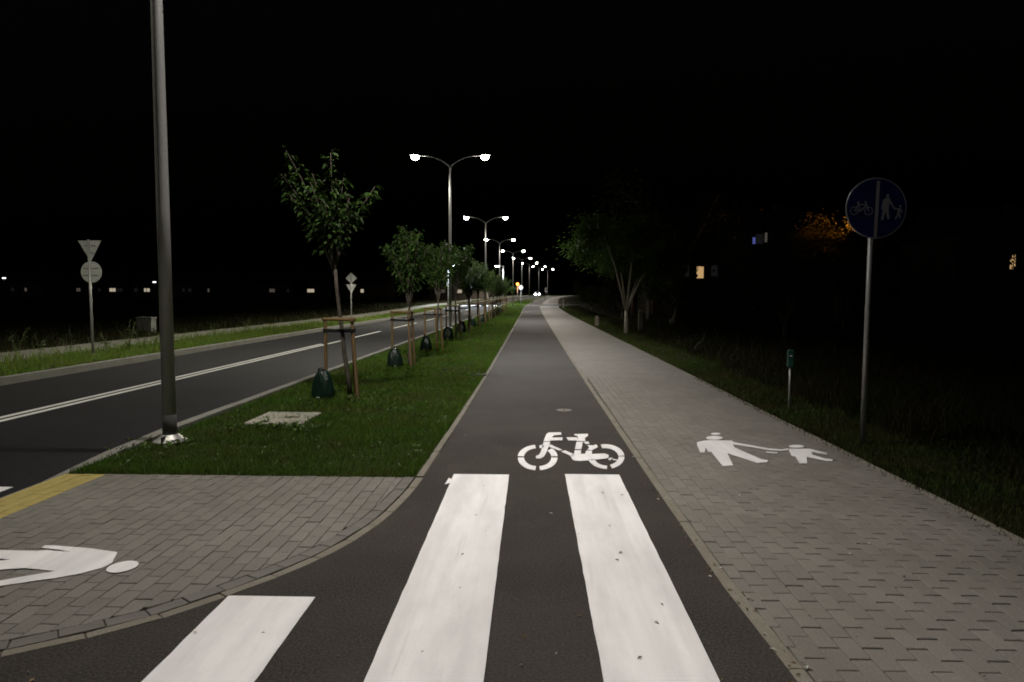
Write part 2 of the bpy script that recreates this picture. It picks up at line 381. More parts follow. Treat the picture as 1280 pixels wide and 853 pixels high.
def lay(parent, cells, limit):
    """cells: (poly or None, x, y, yellow); the largest in view become bricks of their own"""
    def size(c):
        return -math.hypot(c[1], c[2]) if inview((c[1], c[2], 0), 8) else -1e3
    cells = sorted(cells, key=size, reverse=True); rest = MB()
    for i, (poly, x, y, yel) in enumerate(cells):
        dz = rnd.uniform(-.0015, .0022); tx, ty = rnd.gauss(0, .006), rnd.gauss(0, .006)
        if i < limit:
            if poly is None: me = bm_yel if yel else (bm_tight if parent is cross else bm_grey)
            else: me = MB().prism([(a - x, b - y) for a, b in poly], -.05, 0, 0, .0035).mesh('brick', M['yellow'] if yel else M['brick'])
            put('brick', me, parent, (x, y, dz), (tx, ty, rnd.gauss(0, .004)))
        else:
            g_ = .0022 if parent is cross else GY; q = poly or [(x - .05 + GX, y - .1 + g_), (x + .05 - GX, y - .1 + g_), (x + .05 - GX, y + .1 - g_), (x - .05 + GX, y + .1 - g_)]
            rest.prism(q, -.02, dz, 1 if yel else 0, .0035)
    if rest.v: tag(rest.build('brick_field', [M['brick'], M['yellow']], parent), kind='stuff')
cells = []
for x, y in grid(PX0, PX1 - .001, -1.5, BRY):
    if y > BRY - .1 or y < -1.5: continue
    lo = xr(y) + .075
    if x + .05 < lo + .015: continue
    if x - .05 < lo:                                   # cut against the edging
        cells.append(([(lo, y - .1 + GY), (x + .05 - GX, y - .1 + GY), (x + .05 - GX, y + .1 - GY), (lo, y + .1 - GY)], x, y, False))
    else: cells.append((None, x, y, False))
lay(pave, cells, 300)
# left corner: clipped by the curve
cur = [(x, y) for y, x in CURVE]                       # from (-.94,6.16) round to (-4.28,2.62)
def offset(pts, d):
    out = []
    for i, p in enumerate(pts):
        a = Vector(pts[max(i - 1, 0)]); b = Vector(pts[min(i + 1, len(pts) - 1)]); t = (b - a).normalized()
        out.append((p[0] + t.y * d, p[1] - t.x * d))   # to the left of travel = inside the corner
    return out
inner = offset(cur, .176)
inner = [(x, min(y, 6.155)) for x, y in inner if x > -4.14]
cp = [(-4.145, 6.155), (-4.145, inner[-1][1])] + list(reversed(inner))
cells = []
for x, y in grid(-4.2, -.9, 2.5, 6.2):
    q = [(x - .05 + GX, y - .1 + .0022), (x + .05 - GX, y - .1 + .0022), (x + .05 - GX, y + .1 - .0022), (x - .05 + GX, y + .1 - .0022)]
    c = clip(q, cp)
    if len(c) < 3 or area(c) < .0012: continue
    whole = abs(area(c) - area(q)) < 1e-6
    cells.append((None if whole else c, x, y, x < -3.74))
lay(cross, cells, 300)
def resample(pts, step):
    out = [Vector(pts[0])]; acc = 0
    P = [Vector(p) for p in pts]; res = [P[0]]
    tot = sum((b - a).length for a, b in zip(P, P[1:])); n = max(1, round(tot / step)); tgt = [tot * i / n for i in range(n + 1)]
    res = []; s = 0; k = 0
    for t in tgt:
        while k < len(P) - 2 and s + (P[k + 1] - P[k]).length < t - 1e-9: s += (P[k + 1] - P[k]).length; k += 1
        d = (P[k + 1] - P[k]).length; res.append(P[k].lerp(P[k + 1], min(1, (t - s) / d)))
    return res
def ring(parent, name, d0, d1, step, z, mat, gap=.003):
    a = resample(offset(cur, d0), step); n = len(a) - 1
    nrm = []
    for i in range(len(a)):
        t = (a[min(i + 1, n)] - a[max(i - 1, 0)]).normalized(); nrm.append(Vector((t.y, -t.x)))
    for i in range(n):
        e = (a[i + 1] - a[i]).normalized() * gap
        p0, p1 = a[i] + e, a[i + 1] - e
        q = [p0, p0 + nrm[i] * (d1 - d0), p1 + nrm[i + 1] * (d1 - d0), p1]
        q = [(v.x, min(v.y, 6.158)) for v in q]
        if area(q) < 0: q.reverse()
        cx0 = sum(v[0] for v in q) / 4; cy0 = sum(v[1] for v in q) / 4
        put(name, MB().prism([(v[0] - cx0, v[1] - cy0) for v in q], -.06, 0, 0, .004).mesh(name, mat), parent, (cx0, cy0, z + rnd.uniform(-.002, .003)), (rnd.gauss(0, .008), rnd.gauss(0, .008), 0))
ring(cross, 'border_brick', .078, .170, .2, .001, M['border'], .002)
ring(cross, 'edging_stone', .0, .066, .33, -.001, M['edging'], .002)

# ---- edging stones and kerbs: one metre pieces near the camera, one run beyond
def kerb_run(name, label, fx, width, top, y0, y1, ynear, mat, depth=.2, piece='kerb_stone'):
    root = MB(); run = []
    n = int(ynear - y0)
    y = ynear
    while y < y1: run.append(y); y += 3 if y < 140 else 8
    run.append(y1)
    vs = []
    for yy in run:
        x = fx(yy) + bend(yy); z = gz(yy) + top(yy); vs += [(x, yy, z - depth), (x, yy, z), (x + width, yy, z), (x + width, yy, z - depth)]
    root.add(vs, [(4 * i + a, 4 * i + a + 1, 4 * i + a + 5, 4 * i + a + 4) for i in range(len(run) - 1) for a in range(3)] + [(3, 2, 1, 0)])
    o = tag(root.build(name, mat), label, 'kerb', kind='structure')
    for i in range(n):
        a, b = y0 + i + .003, y0 + i + .997
        xa, xb = fx(a), fx(b); za, zb = top(a), top(b); jz = rnd.uniform(-.003, .003); jx = rnd.uniform(-.002, .002)
        vs = []; bv = .008; c = (xa, a, za)
        for yy, xx, zz in ((a, xa + jx, za + jz), (b, xb + jx, zb + jz)):
            vs += [(xx, yy, zz - depth), (xx, yy, zz - bv), (xx + bv, yy, zz), (xx + width - bv, yy, zz), (xx + width, yy, zz - bv), (xx + width, yy, zz - depth)]
        vs = [(p[0] - c[0], p[1] - c[1], p[2] - c[2]) for p in vs]
        mb = MB(); mb.add(vs, [(j, j + 6, (j + 1) % 6 + 6, (j + 1) % 6) for j in range(6)] + [(0, 1, 2, 3, 4, 5), (11, 10, 9, 8, 7, 6)])
        put(piece, mb.mesh(piece, mat), o, c)
    return o
kt = lambda Y: interp([(-30, -.055), (6.15, -.045), (7.35, .05), (500, .05)], Y)
kerb_run('near_kerb', 'pale concrete kerb between the road and the tree verge', lambda Y: KERB_IN, .13, kt, -2, 430, 40, M['kerb'], .25)
kerb_run('far_kerb', 'pale concrete kerb on the far side of the road', lambda Y: -9.97, .15, lambda Y: .05, 4, 430, 50, M['kerb'], .25)
kerb_run('path_edging', 'narrow concrete edging between the cycle path and the tree verge', lambda Y: xl(Y) - .07, .07, lambda Y: .014, 6.16, 430, 36.16, M['edging'], .1, 'edging_stone')
kerb_run('pavement_edging', 'narrow concrete edging between cycle path and grey pavement', lambda Y: xr(Y), .072, lambda Y: .004, -1, 430, 35, M['edging'], .1, 'edging_stone')
kerb_run('meadow_edging', 'narrow concrete edging between grey pavement and dark meadow', lambda Y: PX1, .062, lambda Y: .003, 1, 430, 30, M['edging'], .1, 'edging_stone')

# ------------------------------------------------------------------ painted markings
def flat(name, polys, parent, mat, z=.004, label=None):
    mb = MB()
    for p in polys:
        if area(p) < 0: p = list(reversed(p))
        mb.prism(p, z - .0035, z)
    o = mb.build(name, mat, parent)
    if label: o['label'] = label
    return o
def rect(x0, x1, y0, y1, jit=.0025):
    pts = []
    n = max(2, int((y1 - y0) / .12))
    pts = [(x0 + rnd.gauss(0, jit * .4), y0 + (y1 - y0) * (1 - i / n)) for i in range(n + 1)] + [(x1 + rnd.gauss(0, jit * .4), y0 + (y1 - y0) * i / n) for i in range(n + 1)]
    return pts
flat('zebra_stripe', [rect(-1.60, -1.135, -.4, 3.65)], path, M['white'], label='short white zebra stripe at the curved paved corner')
flat('zebra_stripe', [rect(-.685, -.19, -.4, 6.28)], path, M['white'], label='white zebra stripe on the left half of the cycle path')
flat('zebra_stripe', [rect(.31, .795, -.4, 6.32)], path, M['white'], label='white zebra stripe in front of the bicycle symbol')
spl = [(561, 598), (556, 606), (563, 604), (558, 614), (566, 611), (566, 600)]
flat('paint_splash', [[tuple(G(*p)[:2]) for p in spl]], path, M['white'], .0036)
def zc(pts, ox, oy, sx, sy=None): return [tuple(G(ox + a / sx, oy + b / (sy or sx))[:2]) for a, b in pts]
def arc(c, ro, ri, a0, a1, n=18):
    o = [(c[0] + ro[0] * math.cos(R(a0 + (a1 - a0) * i / n)), c[1] + ro[1] * math.sin(R(a0 + (a1 - a0) * i / n))) for i in range(n + 1)]
    q = [(c[0] + ri[0] * math.cos(R(a1 + (a0 - a1) * i / n)), c[1] + ri[1] * math.sin(R(a1 + (a0 - a1) * i / n))) for i in range(n + 1)]
    return o + q
bike = [arc((317, 396), (187, 120), (128, 82), 97, 180), arc((317, 388), (187, 112), (128, 80), 183, 262), arc((317, 396), (187, 120), (128, 82), 0, 83), arc((317, 388), (187, 112), (128, 80), 315, 357),
        [(333, 282), (365, 276), (378, 284), (362, 308), (335, 304)],
        [(400, 172), (420, 160), (535, 157), (540, 180), (470, 185), (450, 207), (550, 207), (550, 232), (440, 234), (436, 241), (373, 241)],
        [(373, 248), (434, 248), (430, 270), (412, 310), (400, 345), (375, 385), (345, 403), (302, 403), (300, 380), (328, 372), (345, 345), (360, 290)],
        [(588, 205), (690, 205), (688, 234), (605, 234)], [(662, 175), (792, 172), (790, 190), (762, 212), (766, 240), (684, 240), (697, 205), (690, 190), (665, 185)],
        [(683, 248), (742, 248), (729, 316), (668, 316)], [(667, 326), (727, 326), (722, 362), (658, 362)],
        [(434, 272), (548, 322), (522, 329), (420, 292)], [(538, 338), (575, 328), (660, 365), (640, 384)],
        [(625, 380), (662, 361), (762, 361), (775, 331), (830, 331), (826, 362), (950, 358), (985, 372), (985, 395), (960, 405), (860, 415), (800, 421), (720, 428), (670, 425), (645, 412)],
        [(747, 248), (792, 245), (806, 263), (772, 268)], [(784, 277), (838, 281), (870, 272), (884, 295), (832, 324), (784, 320), (803, 300)],
        arc((950, 390), (184, 120), (128, 84), 258, 354), arc((950, 386), (184, 120), (128, 84), 0, 68), arc((975, 385), (186, 117), (130, 88), 92, 164)]
bike += [[(978, 412), (1000, 396), (1022, 398), (1008, 410), (1004, 422), (992, 418)], [(1015, 405), (1060, 414), (1072, 423), (1030, 418)]]
flat('bicycle_symbol', [zc(p, 630, 520, 7.529) for p in bike], path, M['white'], label='white stencilled bicycle painted on the cycle path')
def ell(cx, cy, rx, ry, a=0, n=26):
    return [(cx + rx * math.cos(t) * math.cos(a) - ry * math.sin(t) * math.sin(a), cy + rx * math.cos(t) * math.sin(a) + ry * math.sin(t) * math.cos(a)) for t in (2 * math.pi * i / n for i in range(n))]
ped = [ell(262, 111, 63, 15), ell(272, 80, 37, 8),
       [(130, 145), (180, 133), (240, 129), (395, 133), (405, 143), (680, 193), (770, 200), (826, 192), (826, 203), (770, 211), (690, 206), (402, 160), (415, 185), (470, 210), (620, 275), (670, 282), (665, 298), (590, 303), (360, 228), (405, 322), (325, 326), (240, 218), (218, 218), (195, 185), (188, 222), (155, 222), (130, 165)]]
ped += [[(655, 216), (690, 218), (745, 221), (742, 229), (690, 226), (660, 224)]]
kid = [ell(887, 176, 57, 11), [(832, 195), (990, 195), (1120, 228), (1118, 237), (1000, 218), (1010, 240), (1100, 268), (1163, 275), (1160, 289), (1120, 288), (965, 255), (968, 305), (910, 306), (880, 252), (850, 248), (830, 208)]]
flat('pedestrian_symbol', [zc(p, 850, 530, 6.095) for p in ped], pave, M['white'], .0075, 'white painted adult figure reaching out a long arm')
flat('pedestrian_symbol', [zc(p, 850, 530, 6.095) for p in kid], pave, M['white'], .0075, 'white painted small child figure')
lp = [ell(980, 320, 133, 40, R(-12)),
      [(330, 167), (365, 148), (440, 150), (720, 172), (940, 203), (895, 290), (820, 328), (650, 373), (440, 412), (300, 430), (0, 475), (-110, 492), (-110, 455), (0, 432), (150, 405), (440, 355), (200, 330), (0, 343), (-420, 372), (-560, 366), (-560, 330), (-400, 322), (0, 272), (90, 260), (0, 255), (-450, 262), (-560, 250), (-560, 215), (-400, 210), (0, 187), (290, 193), (370, 187), (570, 202), (480, 184)]]
flat('pedestrian_symbol', [zc(p, 0, 660, 6.4) for p in lp], cross, M['white'], .0075, 'white painted walking figure lying towards the road')
# road lines
def rline(x, w_, y0, y1, parent=road):
    n = max(1, int((y1 - y0) / 4)); q = [(x - w_ / 2 + bend(y), y) for y in [y0 + (y1 - y0) * i / n for i in range(n + 1)]] + [(x + w_ / 2 + bend(y), y) for y in [y1 - (y1 - y0) * i / n for i in range(n + 1)]]
    mb = MB(); k = len(q) // 2; vs = [(a, b, gz(b) - .10 + .005) for a, b in q]
    mb.add(vs, [(i, 2 * k - 1 - i, 2 * k - 2 - i, i + 1) for i in range(k - 1)]); mb.build('lane_line', M['white_line'], parent)
rline(-7.275, .11, 7, 24.5); rline(-7.08, .11, 7, 26.5)
for a, b in ((28.2, 33.5), (36.4, 44.0), (47.5, 53), (57, 62.5), (67, 72.5), (77, 82.5)): rline(-7.12, .12, a, b)
flat('zebra_stripe', [rect(-5.05, -4.55, 2.0, 6.05)], road, M['white'], -.096, 'white zebra stripe end on the road at the kerb')
for i in range(6):
    mb = MB(); y = 92.6; x = -.8 + .34 * i; mb.box(x, x + .24, y, y + .5, gz(92.8) + .004, gz(92.8) + .014); mb.build('give_way_mark', M['white'], sider)
# far zebra crossing of the road under the white crossing lamps
for i in range(5):
    mb = MB(); x = -9.5 + i * 1.02; mb.add([(x + a + bend(y), y, gz(y) - .092) for y in (93, 97) for a in (0, .5)], [(0, 1, 3, 2)]); mb.build('zebra_stripe', M['white'], road)

# ------------------------------------------------------------------ small covers and debris
s = empty('concrete_slab', (-3.16, 8.97, 0)); tag(s, 'square pale concrete slab lying in the grass behind the big lamp post', 'slab')
MB().box(-.36, .36, -.42, .42, -.08, .035, 0, .012).build('slab_body', M['slab'], s)
MB().box(.0, .2, -.03, .03, .0352, .043).build('lifting_bar', M['moss'], s); MB().box(.08, .11, -.08, .08, .0354, .040).build('lifting_bar', M['moss'], s)
g0 = G(602, 470); s = empty('gully_cover', (g0.x - .02, g0.y, 0)); tag(s, 'dark iron gully cover at the grass edge of the cycle path', 'cover')
MB().box(-.2, .12, -.16, .16, -.05, .03, 0, .01).build('rim', M['dark'], s)
for i in range(5): MB().box(-.17 + i * .055, -.145 + i * .055, -.13, .13, .0305, .038).build('bar', M['dark'], s)
g0 = G(705, 513); mb = MB().lathe([(.11, -.02), (.11, .003), (.10, .006), (.0, .006)], 20); c = mb.build('valve_cover', M['kerb'], None, (g0.x, g0.y, 0)); tag(c, 'small round pale valve cover in the cycle path', 'cover')
MB().lathe([(.022, 0), (.022, .003), (0, .003)], 10).build('lid_hole', M['dark'], c, (0, 0, .006))
def litter():
    mb = MB(); spots = []
    for _ in range(150):
        y = 2.3 + 13 * rnd.random() ** 1.6; spots.append((rnd.uniform(-2.4 if y < 3.4 else -.85, 3.1), y))
    for _ in range(260):
        y = 2.3 + 16 * rnd.random() ** 1.4; spots.append(((xr(y) + rnd.uniform(-.05, .09)) if rnd.random() < .6 else PX1 - abs(rnd.gauss(0, .08)), y))
    for x, y in spots:
        a = rnd.uniform(0, 6.28); L = rnd.uniform(.006, .018); W = L * rnd.uniform(.25, .5); h = rnd.uniform(.002, .008)
        ca, sa = math.cos(a), math.sin(a)
        mb.add([(x - ca * L, y - sa * L, .007), (x - sa * W, y + ca * W, .008 + h), (x + ca * L, y + sa * L, .008), (x + sa * W, y - ca * W, .007 + h * .5)], [(0, 1, 2, 3)], 0 if rnd.random() < .5 else (1 if rnd.random() < .4 else 2))
    tag(mb.build('leaf_litter', [M['litter'], M['flower'], M['moss']]), 'scattered dry leaf scraps and crumbs on the paths', 'litter', kind='stuff')
litter()

# ------------------------------------------------------------------ grass (one object for each stretch)
def blades(name, label, mats, patches, seed, ground_z=0.0, flowers=0, cat='grass'):
    rg = np.random.default_rng(seed); V = []; Fc = []; MI = []; base = 0
    for (fx0, fx1, y0, y1, n, h0, h1, wd) in patches:
        y = y0 + (y1 - y0) * rg.random(n); t = rg.random(n)
        X0 = np.array([fx0(v) if callable(fx0) else fx0 for v in y]); X1 = np.array([fx1(v) if callable(fx1) else fx1 for v in y])
        bd = np.array([bend(v) for v in y]); x = X0 + (X1 - X0) * t + bd
        z = np.array([gz(v) for v in y]) + ground_z
        cl = np.array([noise.noise((a * .9, b * .9, seed)) + .6 * noise.noise((a * 4.1, b * 4.1, seed + 3)) for a, b in zip(x, y)])
        h = (h0 + (h1 - h0) * rg.random(n) ** 2) * np.clip(1 + .75 * cl, .35, 1.9); a = rg.random(n) * 6.283; ww = wd * (.6 + .8 * rg.random(n))
        ln = h * (.25 + .75 * rg.random(n)); b = rg.random(n) * 6.283
        dx, dy = np.cos(a) * ww, np.sin(a) * ww; lx, ly = np.cos(b) * ln, np.sin(b) * ln
        p = np.empty((n, 5, 3))
        p[:, 0] = np.stack([x - dx, y - dy, z - .01], 1); p[:, 1] = np.stack([x + dx, y + dy, z - .01], 1)
        p[:, 2] = np.stack([x - dx * .7 + lx * .35, y - dy * .7 + ly * .35, z + h * .6], 1); p[:, 3] = np.stack([x + dx * .7 + lx * .35, y + dy * .7 + ly * .35, z + h * .6], 1)
        p[:, 4] = np.stack([x + lx, y + ly, z + h * .95], 1)
        V.append(p.reshape(-1, 3)); i = base + 5 * np.arange(n)
        Fc.append((i, n)); base += 5 * n
    V = np.concatenate(V); me = bpy.data.meshes.new(name)
    I = np.concatenate([i for i, _ in Fc]); n = len(I)
    loops = np.empty((n, 7), int); loops[:, 0] = I; loops[:, 1] = I + 1; loops[:, 2] = I + 3; loops[:, 3] = I + 2; loops[:, 4] = I + 2; loops[:, 5] = I + 3; loops[:, 6] = I + 4
    me.vertices.add(len(V)); me.vertices.foreach_set('co', V.ravel())
    me.loops.add(n * 7); me.loops.foreach_set('vertex_index', loops.ravel())
    me.polygons.add(n * 2); st = np.empty((n, 2), int); st[:, 0] = 7 * np.arange(n); st[:, 1] = st[:, 0] + 4
    me.polygons.foreach_set('loop_start', st.ravel())
    for a_ in mats: me.materials.append(a_)
    me.update(calc_edges=True); me.validate()
    o = put(name, me); tag(o, label, cat, kind='stuff'); return o
vl = lambda Y: KERB_OUT + .01; vr = lambda Y: xl(Y) - .085
blades('lawn_grass', 'short mown grass covering the verge under the young trees', [M['grass']],
       [(vl, vr, 6.18, 9.5, 46000, .018, .075, .0024), (vl, vr, 9.5, 14, 32000, .022, .08, .0036), (vl, vr, 14, 24, 26000, .03, .085, .007), (vl, vr, 24, 50, 20000, .03, .085, .014), (vl, vr, 50, 130, 14000, .03, .09, .03),
        (vl, vr, 6.17, 6.4, 1500, .02, .07, .0026), (lambda Y: xl(Y) - .17, lambda Y: xl(Y) - .06, 6.4, 20, 4500, .015, .05, .003)], 5)
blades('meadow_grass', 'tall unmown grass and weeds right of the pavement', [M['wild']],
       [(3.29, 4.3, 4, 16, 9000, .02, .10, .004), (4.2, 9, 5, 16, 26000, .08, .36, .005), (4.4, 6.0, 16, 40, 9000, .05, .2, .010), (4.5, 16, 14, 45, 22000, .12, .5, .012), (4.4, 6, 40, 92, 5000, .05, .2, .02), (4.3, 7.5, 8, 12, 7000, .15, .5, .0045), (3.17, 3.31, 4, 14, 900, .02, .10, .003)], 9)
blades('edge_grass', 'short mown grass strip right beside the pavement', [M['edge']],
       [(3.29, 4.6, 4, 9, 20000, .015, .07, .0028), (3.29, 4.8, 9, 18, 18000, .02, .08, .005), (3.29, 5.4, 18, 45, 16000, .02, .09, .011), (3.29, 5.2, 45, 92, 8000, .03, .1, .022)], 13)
blades('roadside_grass', 'bright short grass on the strip along the far kerb', [M['grass_lit']],
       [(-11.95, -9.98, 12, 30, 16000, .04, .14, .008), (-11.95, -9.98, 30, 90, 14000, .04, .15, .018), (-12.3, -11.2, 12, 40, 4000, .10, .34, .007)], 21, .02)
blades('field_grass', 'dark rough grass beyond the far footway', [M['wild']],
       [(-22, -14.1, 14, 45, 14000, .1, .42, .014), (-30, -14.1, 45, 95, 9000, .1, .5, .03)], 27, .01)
def clover():
    mb = MB()
    for _ in range(110):
        y = 6.4 + 7 * rnd.random() ** 1.3; x = rnd.uniform(KERB_OUT + .1, xl(y) - .15); z = rnd.uniform(.04, .085); r = rnd.uniform(.003, .007)
        mb.add([(x - r, y, z), (x, y - r, z + r), (x + r, y, z), (x, y + r, z + r), (x, y, z + 1.8 * r)], [(0, 1, 4), (1, 2, 4), (2, 3, 4), (3, 0, 4)])
    tag(mb.build('clover_flowers', M['flower']), 'tiny pale clover heads dotted in the verge grass', 'flowers', kind='stuff')
clover()
def rosettes():
    mb = MB(); rg = random.Random(77); spots = []
    for _ in range(150):
        y = 6.35 + 9 * rg.random() ** 1.2; spots.append((rg.uniform(KERB_OUT + .1, xl(y) - .15), y, 1))
    for _ in range(36): spots.append((rg.uniform(-3.6, -2.4), rg.uniform(8.1, 8.62), 1.5))
    for _ in range(20): spots.append((-3.91 + rg.gauss(0, .25), 7.45 + rg.gauss(0, .15), 1.2))
    for _ in range(60): y = rg.uniform(10.4, 11.6); spots.append((rg.uniform(-3.4, -2.3), y, 1.2))
    for x, y, s_ in spots:
        for j in range(rg.randint(4, 9)):
            a = rg.uniform(0, 6.283); L = rg.uniform(.03, .075) * s_; leaf(mb, Vector((x + rg.gauss(0, .03), y + rg.gauss(0, .03), rg.uniform(.0, .03))), Vector((math.cos(a), math.sin(a), rg.uniform(.3, 1.8))), L, L * rg.uniform(.25, .5), rg, 0 if rg.random() < .75 else 1)
    tag(mb.build('lawn_weeds', [M['weed'], M['leaf2']]), 'small broad-leaved weeds scattered through the verge grass', 'weeds', kind='stuff')
# ------------------------------------------------------------------ street lamps
def street_light(name, parent, loc, power, color, wide, side_cut=0, out=0):
    L = bpy.data.lights.new(name, 'SPOT'); L.energy = power; L.color = color; L.spot_size = R(154); L.spot_blend = .30; L.shadow_soft_size = .10
    L.use_nodes = True; t = L.node_tree; em = t.nodes['Emission']; tc = t.nodes.new('ShaderNodeTexCoord'); sp = t.nodes.new('ShaderNodeSeparateXYZ')
    t.links.new(tc.outputs['Normal'], sp.inputs[0])
    def mt(op, a, b=None):
        x = t.nodes.new('ShaderNodeMath'); x.operation = op
        for i, v in enumerate((a, b)):
            if v is None: continue
            if isinstance(v, (int, float)): x.inputs[i].default_value = v
            else: t.links.new(v, x.inputs[i])
        return x.outputs[0]
    c = mt('MAXIMUM', mt('ABSOLUTE', sp.outputs[2]), .30)
    f_ = mt('POWER', c, -wide)                          # street optics throw more light far along the road
    tr = mt('DIVIDE', mt('ABSOLUTE', sp.outputs[0]), c)  # across the road the beam falls off
    f2 = mt('DIVIDE', 1, mt('ADD', 1, mt('POWER', mt('MULTIPLY', tr, side_cut or 1.0), 6)))
    if out:                                             # forward throw: most light goes away from the post
        g = mt('ADD', mt('MULTIPLY', mt('DIVIDE', sp.outputs[0], c), 1.2 * out), .5); g = mt('MINIMUM', mt('MAXIMUM', g, 0), 1)
        f2 = mt('MULTIPLY', f2, mt('ADD', mt('MULTIPLY', g, .8), .25))
    t.links.new(mt('MULTIPLY', f_, f2), em.inputs['Strength'])
    o = bpy.data.objects.new(name, L); COL.objects.link(o); o.parent = parent; o.location = loc; o.visible_camera = False
    return o
FORK = 7.72; ARM = 1.47; POWER = 1980
def lamp_meshes():
    P = {}
    P['pole'] = MB().tube([(0, 0, .30), (0, 0, 2.5), (0, 0, 5.5), (0, 0, FORK)], [.071, .065, .055, .045], 20).mesh('pole', M['galv'], True)
    P['pole_foot'] = MB().tube([(0, 0, 0), (0, 0, .30), (0, 0, .305)], [.075, .0735, .069], 20).mesh('pole_foot', M['polebase'], True)
    b = MB(); b.lathe([(.178, 0), (.178, .02), (.165, .028), (.13, .05), (.098, .08), (.088, .09), (.078, .09)], 12)
    P['base_cover'] = b.mesh('base_cover', M['silver'], 'auto')
    P['slot'] = MB().box(-.007, .007, -.18, -.085, .004, .084).mesh('slot', M['strap'])
    def arm(s):
        pts = [(0, 0, FORK - .05)] + [(s * ARM * u, 0, FORK + .52 * (1 - (1 - u) ** 2.6)) for u in (.04, .12, .22, .35, .5, .7, .9)]
        return MB().tube(pts, [.042, .038, .030, .024, .021, .020, .020, .020], 10).mesh('arm', M['galv'], True)
    P['arm'] = [arm(-1), arm(1)]
    h = MB(); n = 7
    for i in range(n): pass
    prof = [(0, .04, .03), (.08, .06, .045), (.2, .13, .06), (.42, .155, .065), (.58, .13, .05), (.64, .06, .03)]
    vs = []
    for u, wy, hz in prof: vs += [(u, -wy, 0), (u, -wy * .9, hz * .6), (u, 0, hz), (u, wy * .9, hz * .6), (u, wy, 0)]
    h.add(vs, [(5 * i + j, 5 * i + 5 + j, 5 * i + 6 + j, 5 * i + 1 + j) for i in range(len(prof) - 1) for j in range(4)] + [(5 * i + 4, 5 * i + 9, 5 * i + 5, 5 * i) for i in range(len(prof) - 1)] + [(0, 1, 2, 3, 4), (29, 28, 27, 26, 25)])
    P['head'] = h.mesh('lamp_head', M['housing'], 'auto')
    l = MB(); k = 14; pr = [(1, 0), (.97, -.08), (.82, -.145), (.45, -.19), (0.02, -.20)]  # bowl made oversized, its shape imitates the glare round the lamp
    vs = [(.37 + .19 * q * math.cos(2 * math.pi * j / k), .16 * q * math.sin(2 * math.pi * j / k), z) for q, z in pr for j in range(k)]
    l.add(vs, [(i * k + j, (i + 1) * k + j, (i + 1) * k + (j + 1) % k, i * k + (j + 1) % k) for i in range(4) for j in range(k)])
    P['lens'] = l.mesh('lens', M['lens'], True)
    return P
LM = lamp_meshes()
def lamp(x, y, label, rz=0, power=POWER, tilt=0, lf=1.1):
    z = gz(y); r = empty('street_lamp', (x, y, z), rz); tag(r, label, 'street lamp', 'double-armed street lamps along the road'); r.rotation_euler.y = tilt
    put('pole', LM['pole'], r); put('pole_foot', LM['pole_foot'], r); b = put('base_cover', LM['base_cover'], r); put('slot', LM['slot'], b)
    for i, s in enumerate((-1, 1)):
        put('arm', LM['arm'][i], r)
        h = put('lamp_head', LM['head'], r, (s * ARM * .88, 0, FORK + .50), (0, R(-4) if s > 0 else R(4), 0 if s > 0 else math.pi))
        if s < 0: h.rotation_euler = (0, R(-4), math.pi)
        put('lens', LM['lens'], h)
        street_light('lamp_light', r, (s * (ARM * .88 + .37), 0, FORK + .31), power * (lf if s < 0 else 1.5), (1, .96, .79) if s < 0 else (1, .94, .89), 2.2 if s < 0 else 2.0, .82 if s < 0 else 1.42, s)
    return r
LP = [(-3.91, 7.54, 'nearest and largest street lamp, its post cut off by the top edge'), (-3.91, 34.3, 'second double-armed street lamp, tallest one with both lit heads showing'), (-3.91, 61.0, 'third double-armed street lamp along the tree row'),
      (-3.91, 87.8, 'fourth double-armed street lamp along the tree row'), (-2.95, 114.5, 'fifth double-armed street lamp along the road'), (-1.9, 141, 'sixth double-armed street lamp along the road'),
      (-.5, 168, 'seventh double-armed street lamp where the road bends right'), (2.0, 194, 'eighth double-armed street lamp where the road bends right'), (5.0, 221, 'ninth double-armed street lamp, rightmost in the far row')]
for i, (x, y, lb) in enumerate(LP): lamp(x, y, lb, 0 if i < 5 else R(-6 * (i - 4) * .6), tilt=R(-.25) if i == 0 else 0, lf=.5 if i == 0 else 1.75)
lamp(-3.91, -19.2, 'double-armed street lamp standing behind the photographer', power=POWER * .2)

def crossing_lamp(x, y, s, label):
    r = empty('crossing_lamp', (x, y, gz(y)), 0); tag(r, label, 'street lamp', 'cool white lamps at the far zebra crossing')
    MB().tube([(0, 0, 0), (0, 0, 5.2)], [.08, .06], 12).build('pole', M['post'], r, smooth=True)
    MB().tube([(0, 0, 5.15), (s * .5, 0, 5.2)], .035, 8).build('arm', M['post'], r, smooth=True)
    h = MB().box(s * .8 - .35, s * .8 + .35, -.15, .15, 5.17, 5.27, 0, .03).build('lamp_head', M['housing'], r)
    MB().box(s * .8 - .28, s * .8 + .28, -.17, .12, 5.11, 5.168).build('lens', M['lens_cool'], h)
    street_light('crossing_light', r, (s * .9, -.3, 5.05), 2600, (.80, .90, 1), .9, .6)
crossing_lamp(-10.9, 93.0, 1, 'cool white crossing lamp on the far side of the road')
crossing_lamp(-3.75, 95.0, -1, 'cool white crossing lamp beside the fourth street lamp')

